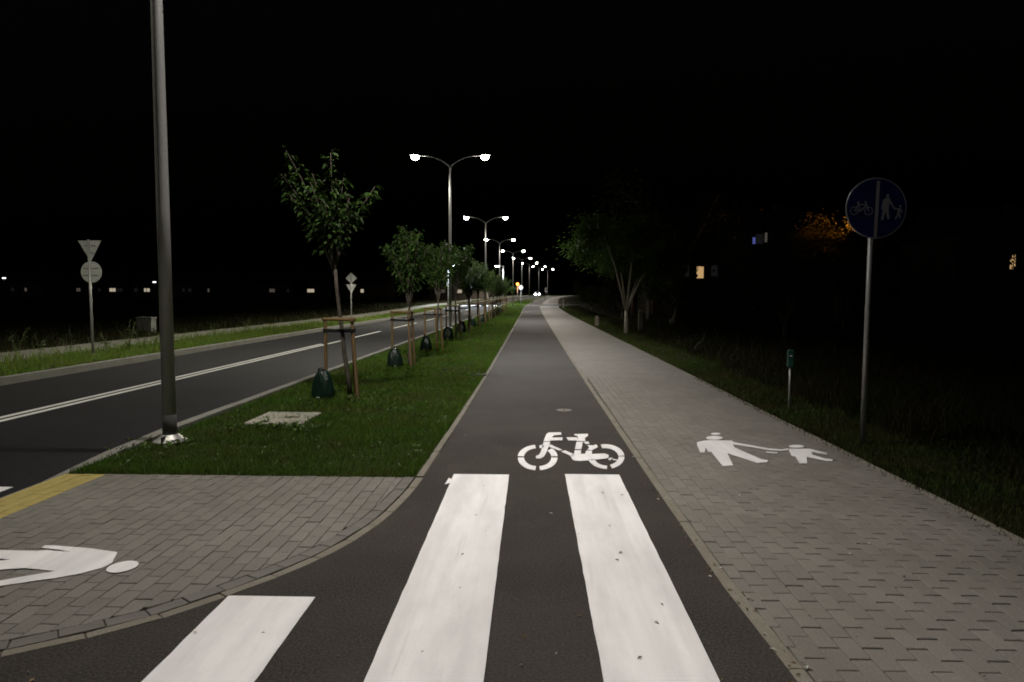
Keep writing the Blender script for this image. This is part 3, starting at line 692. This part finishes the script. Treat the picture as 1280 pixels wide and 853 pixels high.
def lantern(x, y, h, label, power, z0=None, aim=None):
    r = empty('orange_lantern', (x, y, gz(y) if z0 is None else z0)); tag(r, label, 'lamp')
    MB().tube([(0, 0, 0), (0, 0, h - .25)], [.07, .05], 10).build('post', M['post'], r, smooth=True)
    MB().lathe([(.06, h - .3), (.12, h - .25), (.13, h - .2), (.1, h - .2)], 14).build('collar', M['housing'], r)
    MB().lathe([(.10, h - .2), (.24, h - .06), (.29, h + .1), (.24, h + .26), (.1, h + .35), (.02, h + .36)], 16).build('globe', M['orange'], r, smooth=True)
    L = bpy.data.lights.new('orange_light', 'SPOT' if aim else 'POINT'); L.energy = power; L.color = (1, .36, .08); L.shadow_soft_size = .3
    o = bpy.data.objects.new('orange_light', L); COL.objects.link(o); o.parent = r; o.location = (0, -.45, h); o.visible_camera = False
    if aim: L.spot_size = R(115); L.spot_blend = .5; o.location = (aim[0] * .4, aim[1] * .4, h); o.rotation_euler = Vector(aim).to_track_quat('-Z', 'Y').to_euler()
p = A(647, 356, 128); lantern(p.x, 128, p.z - gz(128), 'orange glowing lantern far down the road', 260)

# ------------------------------------------------------------------ young trees, stakes, watering bags
def leaf(mb, p, d, L, W, rg, mi=0):
    d = d.normalized(); s_ = d.cross(Vector((0, 0, 1)))
    if s_.length < .1: s_ = Vector((1, 0, 0))
    s_.normalize(); s_ = (s_ + Vector((rg.gauss(0, .35), rg.gauss(0, .35), rg.gauss(0, .35)))).normalized(); n_ = s_.cross(d).normalized()
    md = p + d * L * .5 - n_ * W * .18; e = p + d * L * .98 - Vector((0, 0, L * .22))
    mb.add([p, p + d * L * .45 + s_ * W * .5 + n_ * W * .12, e, p + d * L * .45 - s_ * W * .5 + n_ * W * .12, md], [(0, 4, 2, 1), (0, 3, 2, 4)], mi)
def vase_tree(seed, fork, tips, trunk_r=.032, nleaf=26, L0=.125, thick=.13, base_clear=.30):
    rg = random.Random(seed); tr = MB(); cr = MB(); fork = Vector(fork)
    k = 6; pts = [Vector((fork.x * (i / k) ** .9 + rg.gauss(0, .006) * (i > 0), fork.y * i / k, fork.z * i / k)) for i in range(k + 1)]
    tr.tube([(0, 0, -.05)] + [tuple(q) for q in pts[1:]], [trunk_r * (1.15 - .35 * i / k) for i in range(k + 1)], 8)
    for tp in tips:
        tp = Vector(tp); st = fork - Vector((0, 0, rg.uniform(0, .12))); ctl = st.lerp(tp, .45) + Vector(((st.x - tp.x) * .18, (st.y - tp.y) * .18, .1))
        B = lambda t: st * (1 - t) ** 2 + ctl * 2 * t * (1 - t) + tp * t * t
        tr.tube([B(i / 7) for i in range(8)], [.016 * (1 - .8 * i / 7) + .002 for i in range(8)], 5)
        ln = (tp - st).length
        for j in range(int(nleaf * ln * 2.4)):
            t = base_clear + (1 - base_clear) * rg.random() ** .8; c = B(t); a = rg.uniform(0, 6.283)
            sp = thick * (1.15 - .55 * t) * (.5 + rg.random())
            off = Vector((math.cos(a) * sp, math.sin(a) * sp, rg.gauss(0, .06)))
            q = c + off * (.3 + .7 * rg.random()); dd = Vector((math.cos(a), math.sin(a), rg.uniform(-.9, .15)))
            s_ = L0 * rg.uniform(.6, 1.25); leaf(cr, q, dd, s_, s_ * rg.uniform(.42, .58), rg)
            if rg.random() < .12: tr.tube([c, q], [.004, .002], 3)
    return tr.mesh('trunk', M['bark'], True), cr.mesh('crown', M['leaf'])
T1 = vase_tree(3, (-.24, .02, 2.0), [(-1.08, .1, 3.48), (-.92, -.15, 3.80), (-.62, .2, 3.5), (-.52, -.25, 3.3), (-.26, -.05, 3.78), (-.14, .25, 3.45), (.04, -.1, 3.1), (.40, .05, 3.28), (-.05, .25, 2.9), (-.88, -.1, 3.12), (-.42, .35, 3.1), (-.28, -.35, 3.0), (-.58, .1, 2.9)], .033, 27, .112, .12)
def gen(seed, H, W, fz):
    rg = random.Random(seed); n = 13; tips = []
    for i in range(n):
        a = 6.283 * i / n + rg.uniform(-.3, .3); r = W * (.3 + .75 * rg.random()); tips.append((math.cos(a) * r, math.sin(a) * r, H * (.84 + .16 * rg.random()) - r * .10))
    for i in range(3): a = rg.uniform(0, 6.283); r = W * .62; tips.append((math.cos(a) * r, math.sin(a) * r, fz + (H - fz) * rg.uniform(.55, .72)))
    return vase_tree(seed, (rg.uniform(-.06, .06), rg.uniform(-.05, .05), fz), tips, .03, 33, .098, .15)
TV = [gen(41, 3.4, .72, 1.45), gen(42, 3.3, .80, 1.5), gen(43, 3.55, .9, 1.6), gen(44, 3.1, .75, 1.4)]
ORD = ['first', 'second', 'third', 'fourth', 'fifth', 'sixth', 'seventh', 'eighth', 'ninth', 'tenth', 'eleventh', 'twelfth', 'thirteenth', 'fourteenth', 'fifteenth', 'sixteenth', 'seventeenth', 'eighteenth']
SA, SB, SC = Vector((-.36, -.10, 0)), Vector((.16, -.20, 0)), Vector((.0, .30, 0))
def stake_frame():
    r = empty('tree_stakes'); H = 1.2
    tops = []
    for a in (SA, SB, SC):
        t = Vector((a.x * (.93 if a is SA else .62) - .03, a.y * .8, H)); tops.append(t)
        MB().tube([(a.x * 1.02, a.y * 1.02, -.03), tuple(a.lerp(t, .5)), tuple(t)], [.029, .028, .027], 9).build('stake', M['wood'], r, smooth='auto')
    for i in range(3):
        a, b = tops[i], tops[(i + 1) % 3]; d = (b - a).normalized() * .05
        MB().tube([a - d + Vector((0, 0, .025)), b + d + Vector((0, 0, .025))], .027, 9).build('rail', M['wood'], r, smooth='auto')
    tk = Vector((-.10, 0, 1.04))
    for t in tops:
        q = t.copy(); q.z = 1.05; d = (tk - q).normalized(); n_ = Vector((-d.y, d.x, 0)) * .037; u = Vector((0, 0, .026))
        mb = MB(); P = [q - d * .04 - n_, q - d * .04 + n_, tk + n_ * .8, tk - n_ * .8]
        mb.add([v - u for v in P] + [v + u for v in P], [(0, 3, 2, 1), (4, 5, 6, 7)] + [(i, (i + 1) % 4, 4 + (i + 1) % 4, 4 + i) for i in range(4)]); mb.build('strap', M['strap'], r)
    return r
def water_bag(seed):
    rg = random.Random(seed); n = 22; prof = [(.165, 0), (.178, .05), (.175, .15), (.160, .25), (.134, .33), (.104, .395), (.075, .435), (.04, .452)]; vs = []
    for r_, z in prof:
        for j in range(n):
            a = 2 * math.pi * j / n; k = 1 + .07 * math.sin(3 * a + 5 * z + seed) + .05 * noise.noise((math.cos(a) * 2, math.sin(a) * 2, z * 9 + seed)) * 2
            vs.append((r_ * k * math.cos(a) * 1.02, r_ * k * math.sin(a) * .8, z + .012 * noise.noise((math.cos(a), math.sin(a), seed))))
    mb = MB(); m_ = len(prof); mb.add(vs, [(i * n + j, i * n + (j + 1) % n, (i + 1) * n + (j + 1) % n, (i + 1) * n + j) for i in range(m_ - 1) for j in range(n)] + [tuple(range((m_ - 1) * n, m_ * n))])
    r = empty('watering_bag'); mb.build('bag_body', M['bag'], r, smooth=True)
    MB().tube([(-.05, -.05, .40), (-.04, -.06, .47), (0, -.045, .485), (.04, -.05, .46), (.055, -.055, .39)], .012, 6).build('handle', M['strap'], r, smooth=True)
    mb = MB(); mb.add([(-.03, -.152, .035), (.035, -.150, .035), (.035, -.149, .05), (-.03, -.151, .05)], [(0, 1, 2, 3)]); mb.build('label_strip', M['label'], r)
    MB().tube([(.0, -.135, .06), (.0, -.118, .22), (0, -.07, .40)], .006, 5).build('zip', M['strap'], r)
    return r
TY = [11.05, 15.95, 20.7, 26.1, 31.2, 36.5] + [41.7 + 5.2 * i for i in range(8)] + [90.6]
fr0 = bag0 = None
for i, y in enumerate(TY):
    x = -2.83 if i == 0 else (-2.76 if i < 14 else -2.35); z = gz(y); me = T1 if i == 0 else TV[[0, 1, 2, 3][(i - 1) % 4]]
    last = i == len(TY) - 1
    t = empty('young_tree', (x, y, z), 0 if i == 0 else [0, .5, 2.2, 4.1, 1.2][i % 5] * 1.3)
    tag(t, ('young tree in front with a tall vase crown, nearest of the staked row' if i == 0 else 'small brightly lit young tree at the far end of the row' if last else ORD[i] + ' staked young tree along the verge, counting from the nearest'), 'tree', 'young trees in the verge')
    put('trunk', me[0], t); put('crown', me[1], t)
    sc = 1 if i == 0 else rnd.uniform(.93, 1.06) * (.85 if last else 1); t.scale = (sc, sc, sc)
    f_ = stake_frame() if fr0 is None else copy_tree(fr0); fr0 = fr0 or f_; f_.location = (x, y, z); f_.rotation_euler.z = [0, -.28, -.5, .15, -.2][i % 5]
    tag(f_, ('three wooden stakes with rails around the nearest young tree' if i == 0 else 'three stakes with rails around the small bright tree at the row end' if last else 'three wooden stakes with rails around the ' + ORD[i] + ' young tree'), 'tree stakes', 'stake frames round the young trees')
    if not last and i < 12:
        b = water_bag(2) if bag0 is None else copy_tree(bag0); bag0 = bag0 or b
        b.location = (x + (-.37 if i == 0 else rnd.uniform(-.36, -.10)), y - .22, z); b.rotation_euler.z = rnd.uniform(-.4, .4); s_ = 1 if i == 0 else rnd.uniform(.95, 1.12); b.scale = (s_, s_, s_)
        tag(b, 'dark green plastic watering bag at the stakes of the ' + ('nearest' if i == 0 else ORD[i]) + ' young tree', 'watering bag', 'watering bags at the trees')

rosettes()
# ------------------------------------------------------------------ signs
def disc(mb, r, y0, y1, n=40, cx=0, cz=0, mi=0):
    vs = [(cx + r * math.cos(2 * math.pi * j / n), y, cz + r * math.sin(2 * math.pi * j / n)) for y in (y0, y1) for j in range(n)]
    mb.add(vs, [tuple(range(n)), tuple(reversed(range(n, 2 * n)))] + [(j, n + j, n + (j + 1) % n, (j + 1) % n) for j in range(n)], mi); return mb
def vplate(mb, poly, y0, y1, mi=0):                    # upright plate from an outline in x, z
    if area(poly) < 0: poly = list(reversed(poly))
    n = len(poly); vs = [(a, y, b) for y in (y0, y1) for a, b in poly]
    mb.add(vs, [tuple(range(n)), tuple(reversed(range(n, 2 * n)))] + [(j, n + j, n + (j + 1) % n, (j + 1) % n) for j in range(n)], mi); return mb
sg = G(1078, 555); r = empty('path_sign', (sg.x, sg.y, 0)); tag(r, 'round blue cycle and pedestrian path sign on a grey post', 'sign'); r.rotation_euler = (0, R(.25), 0)
MB().tube([(0, 0, -.1), (0, 0, 2.80)], .028, 14).build('post', M['post'], r, smooth=True)
SR = .315; cz = 2.545; cxx = .022
fb = disc(MB(), SR, -.052, -.036, 48, cxx, cz).build('sign_plate', M['signback'], r)
disc(MB(), SR - .008, -.0545, -.0522, 48, cxx, cz).build('sign_face', M['blue'], fb)
rm = MB(); k = 56; rm.tube([(cxx + (SR + .001) * math.cos(2 * math.pi * j / k), -.048, cz + (SR + .001) * math.sin(2 * math.pi * j / k)) for j in range(k + 1)], .006, 6, cap=False); rm.build('sign_rim', M['rim'], fb, smooth=True)
def sz(pts): return [(cxx + (a - 450) / 320 * SR, cz - (b - 418) / 325 * SR) for a, b in pts]
vplate(MB(), sz([(445, 122), (478, 122), (466, 738), (433, 738)]), -.0565, -.0546).build('divider', M['signwhite'], fb)
mk = MB()
for p_ in ([(550, 305), (585, 308), (640, 405), (668, 418), (662, 432), (630, 422), (588, 352), (580, 430), (592, 525), (594, 535), (572, 535), (550, 445), (525, 545), (503, 545), (520, 430), (512, 428), (500, 425), (518, 330)], ell(566, 283, 16, 19),
           [(685, 412), (712, 418), (735, 465), (722, 468), (708, 445), (704, 478), (716, 525), (702, 528), (686, 488), (664, 542), (650, 540), (672, 478), (678, 432), (664, 432), (664, 420)], ell(705, 395, 12, 13)):
    vplate(mk, sz(p_), -.0563, -.0546)
mk.build('pedestrian_emblem', M['signwhite'], fb)
bk = MB()
def bar(a, b, w_=5):
    a, b = Vector(a), Vector(b); d = (b - a).normalized(); n_ = Vector((-d.y, d.x)) * w_; return [tuple(a + n_), tuple(b + n_), tuple(b - n_), tuple(a - n_)]
for c in ((215, 448), (368, 448)):
    a = arc(c, (46, 46), (38, 38), 0, 180, 14); vplate(bk, sz(a), -.0563, -.0546); vplate(bk, sz(arc(c, (46, 46), (38, 38), 180, 360, 14)), -.0563, -.0546)
for i, (a, b) in enumerate((((215, 445), (285, 448)), ((285, 448), (345, 382)), ((255, 380), (345, 378)), ((250, 362), (285, 452)), ((335, 350), (368, 448)), ((238, 356), (272, 354)), ((318, 348), (342, 350)), ((215, 445), (256, 384)))):
    vplate(bk, sz(bar(a, b)), -.0563 - .0001 * i, -.0546)
bk.build('bicycle_emblem', M['signwhite'], fb)
for zz in (cz - .16, cz + .16): MB().box(-.12, .12, -.036, -.026, zz - .015, zz + .015).build('clamp', M['post'], r)

sg = G(116.5, 445); YL = sg.y; r = empty('sign_post', (sg.x, YL, 0)); tag(r, 'pair of grey sign backs, triangle over disc, on a post across the road', 'sign')
r.rotation_euler = (0, R(-.5), 0); k_ = YL / 890
MB().tube([(0, 0, -.1), (0, 0, 3.0)], .032, 12).build('post', M['post'], r, smooth=True)
d1 = disc(MB(), .275, .036, .046, 40, .02, 2.17).build('round_plate', M['signback'], r)
t1 = vplate(MB(), [(-.30, 2.98), (.31, 2.98), (.035, 2.47), (.0, 2.47)], .036, .046).build('triangle_plate', M['signback'], r)
for zz, hw, pp in ((2.26, .2, d1), (2.08, .2, d1), (2.84, .15, t1), (2.66, .1, t1)): MB().box(-hw + .02, hw + .02, .022, .0355, zz - .012, zz + .012).build('bracket', M['polebase'], pp)
MB().box(.10, .19, .030, .0355, 1.98, 2.02).build('sticker', M['signwhite'], d1); MB().box(.16, .25, .030, .0355, 2.91, 2.94).build('sticker', M['signwhite'], t1)
def far_sign(px, Y, zc_, kind, label, x=None):
    xx = (px - 664.2) / 890 * Y if x is None else x; r = empty('sign_post', (xx, Y, gz(Y))); tag(r, label, 'sign')
    MB().tube([(0, 0, -.1), (0, 0, zc_ + .2)], .035, 8).build('post', M['post'], r, smooth=True)
    if kind == 'dia':
        vplate(MB(), [(-.38, zc_), (0, zc_ - .38), (.38, zc_), (0, zc_ + .38)], .04, .05).build('diamond_plate', M['signback'], r)
        vplate(MB(), [(-.36, zc_ - .42), (.36, zc_ - .42), (0, zc_ - 1.02)], .04, .05).build('triangle_plate', M['signback'], r)
    elif kind == 'round':
        o = disc(MB(), .31, -.05, -.038, 28, 0, zc_).build('round_plate', M['signback'], r); disc(MB(), .29, -.054, -.0502, 28, 0, zc_).build('sign_face', M['signback'], o)
    elif kind == 'square':
        o = vplate(MB(), [(-.3, zc_ - .3), (.3, zc_ - .3), (.3, zc_ + .3), (-.3, zc_ + .3)], -.05, -.038).build('square_plate', M['signwhite'], r)
    elif kind == 'dsmall':
        vplate(MB(), [(-.36, zc_), (0, zc_ - .36), (.36, zc_), (0, zc_ + .36)], -.05, -.04).build('diamond_plate', M['signback'], r)
far_sign(438, 48, 2.75, 'dia', 'diamond and triangle sign backs on one post beside the far footway')
far_sign(561.5, 93.4, 2.75, 'square', 'square pale sign beside the cool white crossing lamp across the road')
far_sign(588, 100, 2.4, 'dsmall', 'small diamond sign on a post beyond the young trees')
far_sign(651, 98, 2.35, 'round', 'round pale sign at the far end of the tree verge')
far_sign(682.5, 160, 2.2, 'dia', 'stacked small signs at the far bend of the path')

# ------------------------------------------------------------------ small street furniture
b = G(986, 513); r = empty('marker_post', (b.x, b.y, 0)); tag(r, 'thin marker post with a small green box in the meadow', 'post')
MB().tube([(0, 0, -.1), (0, 0, .66)], .013, 10).build('post', M['post'], r, smooth=True)
bx = MB().box(-.036, .036, -.03, .03, .62, .86, 0, .012).build('marker_box', M['markergreen'], r); MB().box(-.018, .012, -.0322, -.0305, .765, .78).build('plate', M['label'], bx)
for i, (px, Y, h, lb, mt) in enumerate(((746, 38, .52, 'short weathered grey post at the pavement edge left of the pale-trunked tree', 'bark2'), (704, 82, 1.05, 'pale slim gatepost at the far pavement edge', 'slab'), (800, 33, .95, 'thin grey post in the dark behind the pale-trunked tree', 'bark2'))):
    x = (px - 664.2) / 890 * Y; r = empty('boundary_post', (x, Y, gz(Y))); tag(r, lb, 'post')
    MB().prism([(-.09, -.07), (.09, -.07), (.09, .07), (-.09, .07)], -.1, h, 0, .03).build('post_body', M[mt], r)
    MB().lathe([(.06, h), (.05, h + .02), (.0, h + .035)], 8).build('post_cap', M[mt], r)
r = empty('utility_cabinet', (-15.9, 29, .01)); tag(r, 'squat grey box standing in the dark field across the road', 'cabinet')
o = MB().box(-.30, .30, -.2, .2, -.05, .60, 0, .01).build('cabinet_body', M['render2'], r)
MB().box(-.33, .33, -.23, .23, .601, .66, 0, .02).build('lid', M['render2'], r)
for s_ in (-1, 1): d_ = MB().box(min(0, s_ * .27) + (.006 if s_ > 0 else 0), max(0, s_ * .27) - (.006 if s_ < 0 else 0), -.212, -.2005, .04, .56).build('door', M['render2'], r); MB().box(s_ * .03 - .006, s_ * .03 + .006, -.22, -.2125, .3, .36).build('handle', M['dark'], d_)

# weeds along the far verge
def weed(seed, h):
    rg = random.Random(seed); st = MB(); lv = MB()
    for _ in range(rg.randint(3, 6)):
        a = rg.uniform(0, 6.283); tp = Vector((math.cos(a) * h * .3, math.sin(a) * h * .3, h * rg.uniform(.6, 1))); st.tube([(0, 0, -.03), tp * .5 + Vector((0, 0, .05)), tp], [.006, .005, .002], 4)
        for j in range(16):
            t = rg.uniform(.1, 1); q = tp * t; b_ = rg.uniform(0, 6.283); leaf(lv, q, Vector((math.cos(b_), math.sin(b_), rg.uniform(-.1, .8))), rg.uniform(.05, .13), rg.uniform(.018, .04), rg)
    return st.mesh('stem', M['weed'], True), lv.mesh('foliage', M['weed'])
WM = [weed(i, h) for i, h in ((1, .75), (2, .55), (3, .62))]
WL = [(22, 446, 0, 'leafy weed at the far verge by the left edge'), (50, 443, 1, 'low weed left of the sign post across the road'), (86, 441, 2, 'tall weed spike just left of the sign post across the road'), (134, 440, 1, 'low weed just right of the sign post across the road'), (161, 438, 0, 'bushy weed in front of the squat grey box'), (178, 437, 2, 'weed left of the big lamp post, beyond the road'), (192, 435, 1, 'weed touching the big lamp post outline beyond the road'), (268, 420, 2, 'upright weed beyond the road right of the big lamp post'), (306, 418, 1, 'small weed beyond the road between lamp post and nearest tree')]
for px, py, k, lb in WL:
    g0 = G(px, py, .02); t = empty('weed_plant', (g0.x, g0.y, .02), rnd.uniform(0, 6)); tag(t, lb, 'weed', 'weeds along the far verge'); put('stem', WM[k][0], t); put('foliage', WM[k][1], t); s_ = rnd.uniform(.85, 1.2); t.scale = (s_,) * 3

# ------------------------------------------------------------------ larger trees and shrubs on the right
def big_tree(seed, H, fz, rad, nl, L0, forks, bark, leafm, tr_r=.12, squash=1.0):
    rg = random.Random(seed); tr = MB(); cr = MB(); ends = []
    tr.tube([(0, 0, -.1), (.02, 0, fz * .5), (0, 0, fz)], [tr_r * 1.25, tr_r, tr_r * .85], 9)
    for i in range(forks):
        a = 6.283 * i / forks + rg.uniform(-.4, .4); r_ = rad * rg.uniform(.35, .75); e = Vector((math.cos(a) * r_, math.sin(a) * r_, fz + (H - fz) * rg.uniform(.45, .9)))
        s0 = Vector((0, 0, fz - .05)); md = s0.lerp(e, .4) + Vector((0, 0, .35)); tr.tube([s0, md, e], [tr_r * .75, tr_r * .5, tr_r * .14], 7); ends.append((md, e))
        for j in range(3):
            b_ = a + rg.uniform(-1, 1); q = md.lerp(e, rg.uniform(.2, .9)); e2 = q + Vector((math.cos(b_), math.sin(b_), rg.uniform(-.1, .9))) * rad * rg.uniform(.25, .45); tr.tube([q, q.lerp(e2, .5) + Vector((0, 0, .08)), e2], [tr_r * .22, tr_r * .14, tr_r * .05], 5); ends.append((q, e2))
    cl = []
    for a_, e in ends:
        for _ in range(3): cl.append((a_.lerp(e, rg.uniform(.45, 1.1)) + Vector((rg.gauss(0, .22), rg.gauss(0, .22), rg.gauss(0, .18))) * rad * .5, rad * rg.uniform(.12, .26)))
    for _ in range(nl):
        c, r_ = rg.choice(cl); v = Vector((rg.gauss(0, 1), rg.gauss(0, 1), rg.gauss(0, .75))); q = c + v * r_ * .62; dd = Vector((v.x, v.y, v.z * .3 - .5)) + Vector((rg.gauss(0, .4), rg.gauss(0, .4), 0)); s_ = L0 * rg.uniform(.6, 1.3); leaf(cr, q, dd, s_, s_ * .55, rg)
    return tr.mesh('trunk', bark, True), cr.mesh('crown', leafm)
g0 = G(778, 417); me = big_tree(8, 5.5, 1.0, 2.3, 20000, .13, 5, M['palebark'], M['leaf2'], .08); t = empty('broadleaf_tree', (g0.x + .15, g0.y, 0), 1.0); tag(t, 'broadleaf tree with a pale forked trunk leaning over the pavement', 'tree'); put('trunk', me[0], t); put('crown', me[1], t)
BT = [big_tree(20, 8.5, 1.8, 3.6, 4200, .26, 6, M['bark2'], M['leafdark'], .17), big_tree(21, 7, 1.4, 3.2, 3800, .26, 6, M['bark2'], M['leafdark'], .15), big_tree(22, 4.2, .7, 2.3, 3000, .2, 7, M['bark2'], M['leafdark'], .08)]
DT = [(8, 40, 0, 1, 'dark tree right behind the pale-trunked tree'), (7.5, 46, 1, 1, 'dark round tree farther along the right edge'), (8.5, 60, 0, .9, 'dark tree well down the right edge'), (9, 78, 1, .9, 'dark tree near the far pale gatepost'), (14, 100, 0, 1, 'dark tree at the far end of the path on the right'),
      (33.4, 48, 1, 1.0, 'dark tree in front of the speckled window at the right edge'), (23, 24, 2, 1, 'black bush at the right edge of the meadow'), (9.5, 27, 2, .8, 'dark bush behind the green marker box'), (13, 30, 2, .9, 'dark bush left of the blue sign post'), (7.2, 37, 2, .7, 'dark bush at the boundary right of the pale trunk'),
      (6.6, 52, 2, .7, 'dark bush along the boundary before the far gatepost'), (6.4, 64, 2, .7, 'dark bush along the far boundary'), (6.2, 74, 2, .65, 'dark bush just before the far gatepost'), (6.8, 90, 2, .8, 'dark bush beyond the far gatepost')]
for x, y, k, s_, lb in DT:
    t = empty('dark_bush' if k == 2 else 'dark_tree', (x, y, gz(y) - .01), rnd.uniform(0, 6)); tag(t, lb, 'bush' if k == 2 else 'tree', 'dark trees and bushes on the right'); t.scale = (s_,) * 3; put('trunk', BT[k][0], t); put('crown', BT[k][1], t)
# tree lit orange, partly by a brighter leaf colour, beside the blue sign
p = A(1046, 282, 40); me = big_tree(31, 6.6, 1.5, 2.6, 9000, .17, 6, M['bark2'], M['leaf3'], .13); t = empty('garden_tree', (p.x + .1, 40, -.01), .6); tag(t, 'dark garden tree lit orange, partly behind the blue sign', 'tree'); put('trunk', me[0], t); put('crown', me[1], t)
p = A(1086, 286, 39.3); lantern(p.x, 39.3, p.z, 'orange lantern hidden among leaves behind the blue sign', 1300, -.01, (-1, .45, .05))

# ------------------------------------------------------------------ houses with lit windows
def house(x, y, wd, dp, hh, label, wins, z=None, rz=0, roofh=2.2):
    z = gz(y) if z is None else z; r = empty('house', (x, y, z), rz); tag(r, label, 'house', 'dark houses in the distance')
    MB().box(-wd / 2, wd / 2, 0, dp, -.4, hh).build('wall', M['wall'], r)
    mb = MB(); o = .4; mb.add([(-wd / 2 - o, -o, hh + .003), (wd / 2 + o, -o, hh + .003), (wd / 2 + o, dp + o, hh + .003), (-wd / 2 - o, dp + o, hh + .003), (-wd / 2 - o, dp / 2, hh + roofh), (wd / 2 + o, dp / 2, hh + roofh)], [(0, 1, 5, 4), (2, 3, 4, 5), (1, 2, 5), (3, 0, 4), (3, 2, 1, 0)])
    rf = mb.build('roof', M['roof'], r); MB().box(wd * .2, wd * .2 + .6, dp / 2 + .5, dp / 2 + 1.1, hh + roofh * .5, hh + roofh + .7).build('chimney', M['wall'], rf)
    for (wx, wz, ww, wh, mt) in wins:
        f_ = MB().box(wx - ww / 2 - .06, wx + ww / 2 + .06, -.04, .02, wz - wh / 2 - .06, wz + wh / 2 + .06).build('window', M['frame'], r)
        MB().box(wx - ww / 2, wx + ww / 2, -.052, -.042, wz - wh / 2, wz + wh / 2).build('pane', M[mt], f_); 
        if ww > .7: MB().box(wx - .018, wx + .018, -.066, -.0525, wz - wh / 2, wz + wh / 2).build('mullion', M['frame'], f_)
def HX(px, Y): return (px - 664.2) / 890 * Y
Y = 62; zz = lambda py: 1.6 + (370 - py) / 890 * Y
house(19, Y, 17, 9, 7.2, 'dark two-storey house with a warm lit window on the right', [(HX(872.5, Y) - 19, zz(340), .58, 1.0, 'warmwin'), (HX(855, Y) - 19, zz(339), .5, .9, 'dimwin'), (HX(890, Y) - 19, zz(338), .5, .9, 'dimwin'), (HX(937.5, Y) - 19, zz(301), .22, .55, 'tvwin'), (HX(944, Y) - 19, zz(299), .6, .8, 'dimwin'), (HX(952, Y) - 19, zz(297), .2, .8, 'palewin')], -.01)
Y = 52; zz = lambda py: 1.6 + (370 - py) / 890 * Y
house(HX(1262, Y), Y, 9, 8, 6, 'dark house with one speckled lit window at the right edge', [(HX(1251, Y) - HX(1262, Y), zz(326), .36, 1.0, 'warmwin')], -.01)
Y = 150; zl = lambda py: 1.6 + (370 - py) / 890 * Y - gz(150)
for hx, hw, wins, lb in ((18, 10, [(5, 'dimwin', .8), (22, 'palewin', .6)], 'dark far house at the left edge of the field'), (112, 15, [(90, 'palewin', 1.0), (117, 'dimwin', .6), (134, 'brightwin', 1.6), (143, 'dimwin', 1.6)], 'dark far house behind the pair of sign backs'),
                         (172, 9, [(164, 'dimwin', 1.0), (176, 'brightwin', .6), (180, 'brightwin', .7)], 'dark far house left of the big lamp post with bright yellow windows'), (240, 14, [(225, 'dimwin', .6), (233, 'dimwin', .9), (257, 'palewin', .5)], 'dark far house right of the big lamp post'),
                         (345, 14, [(338, 'palewin', 1.4), (358, 'dimwin', .5)], 'dark far house left of the nearest young tree'), (388, 8, [(387, 'brightwin', 1.8)], 'dark far house just left of the nearest young trunk'), (452, 11, [(452, 'brightwin', .8)], 'dark far house between the two nearest young trees'), (572, 12, [(554, 'palewin', .9), (573, 'brightwin', 1.8)], 'dark far house behind the second street lamp')):
    x = HX(hx, Y); house(x, Y, hw, 8, 3.2, lb, [(HX(a, Y) - x, 1.6, wv * .8, .7, mt) for a, mt, wv in wins])
for px, py, lb in ((5, 348, 'small white lamp above the far houses at the left edge'), (193, 353, 'small white lamp above the far houses beside the big lamp post')):
    p = A(px, py, 145); r = empty('yard_lamp', (p.x, 145, gz(145))); tag(r, lb, 'lamp'); h = p.z - gz(145)
    MB().tube([(0, 0, 0), (0, 0, h)], .05, 8).build('post', M['post'], r); MB().box(-.35, .35, -.25, .25, h + .14, h + .25).build('lamp_head', M['housing'], r); MB().box(-.26, .26, -.2, .2, h - .1, h + .137).build('lens', M['yard'], r)

# ------------------------------------------------------------------ approaching car, far away
r = empty('car', (1.5, 212, gz(212) - .1), R(6)); tag(r, 'distant oncoming car with bright white headlights', 'car')
prof = [(-2.1, .35), (-2.15, .75), (-1.2, .92), (-.5, 1.38), (.9, 1.45), (1.7, 1.0), (2.1, .95), (2.15, .4)]
mb = MB(); n = len(prof); mb.add([(s_ * (.88 if z < 1.1 else .68), y, z) for s_ in (-1, 1) for y, z in prof], [tuple(range(n)), tuple(reversed(range(n, 2 * n)))] + [(i, n + i, n + (i + 1) % n, (i + 1) % n) for i in range(n)]); mb.build('body', M['carpaint'], r)
MB().box(-.62, .62, -1.12, -.62, .99, 1.30).build('windscreen', M['darkwin'], r)
for sx in (-1, 1):
    for y_ in (-1.35, 1.35):
        wv = MB().tube([(sx * .74, y_, .32), (sx * .93, y_, .32)], .32, 16).build('wheel', M['tyre'], r); MB().tube([(sx * .931, y_, .32), (sx * .94, y_, .32)], .19, 12).build('rim', M['rim'], wv)
    MB().lathe([(.02, 0), (.26, .01), (.24, .16), (.02, .18)], 12, c=(sx * .58, -2.3, .60)).build('headlight', M['headlight'], r)
    L = bpy.data.lights.new('beam', 'SPOT'); L.energy = 1200; L.spot_size = R(50); L.spot_blend = .8; L.color = (.9, .95, 1); L.shadow_soft_size = .1
    o = bpy.data.objects.new('beam', L); COL.objects.link(o); o.parent = r; o.location = (sx * .62, -2.35, .66); o.rotation_euler = (R(-80), 0, 0); o.visible_camera = False
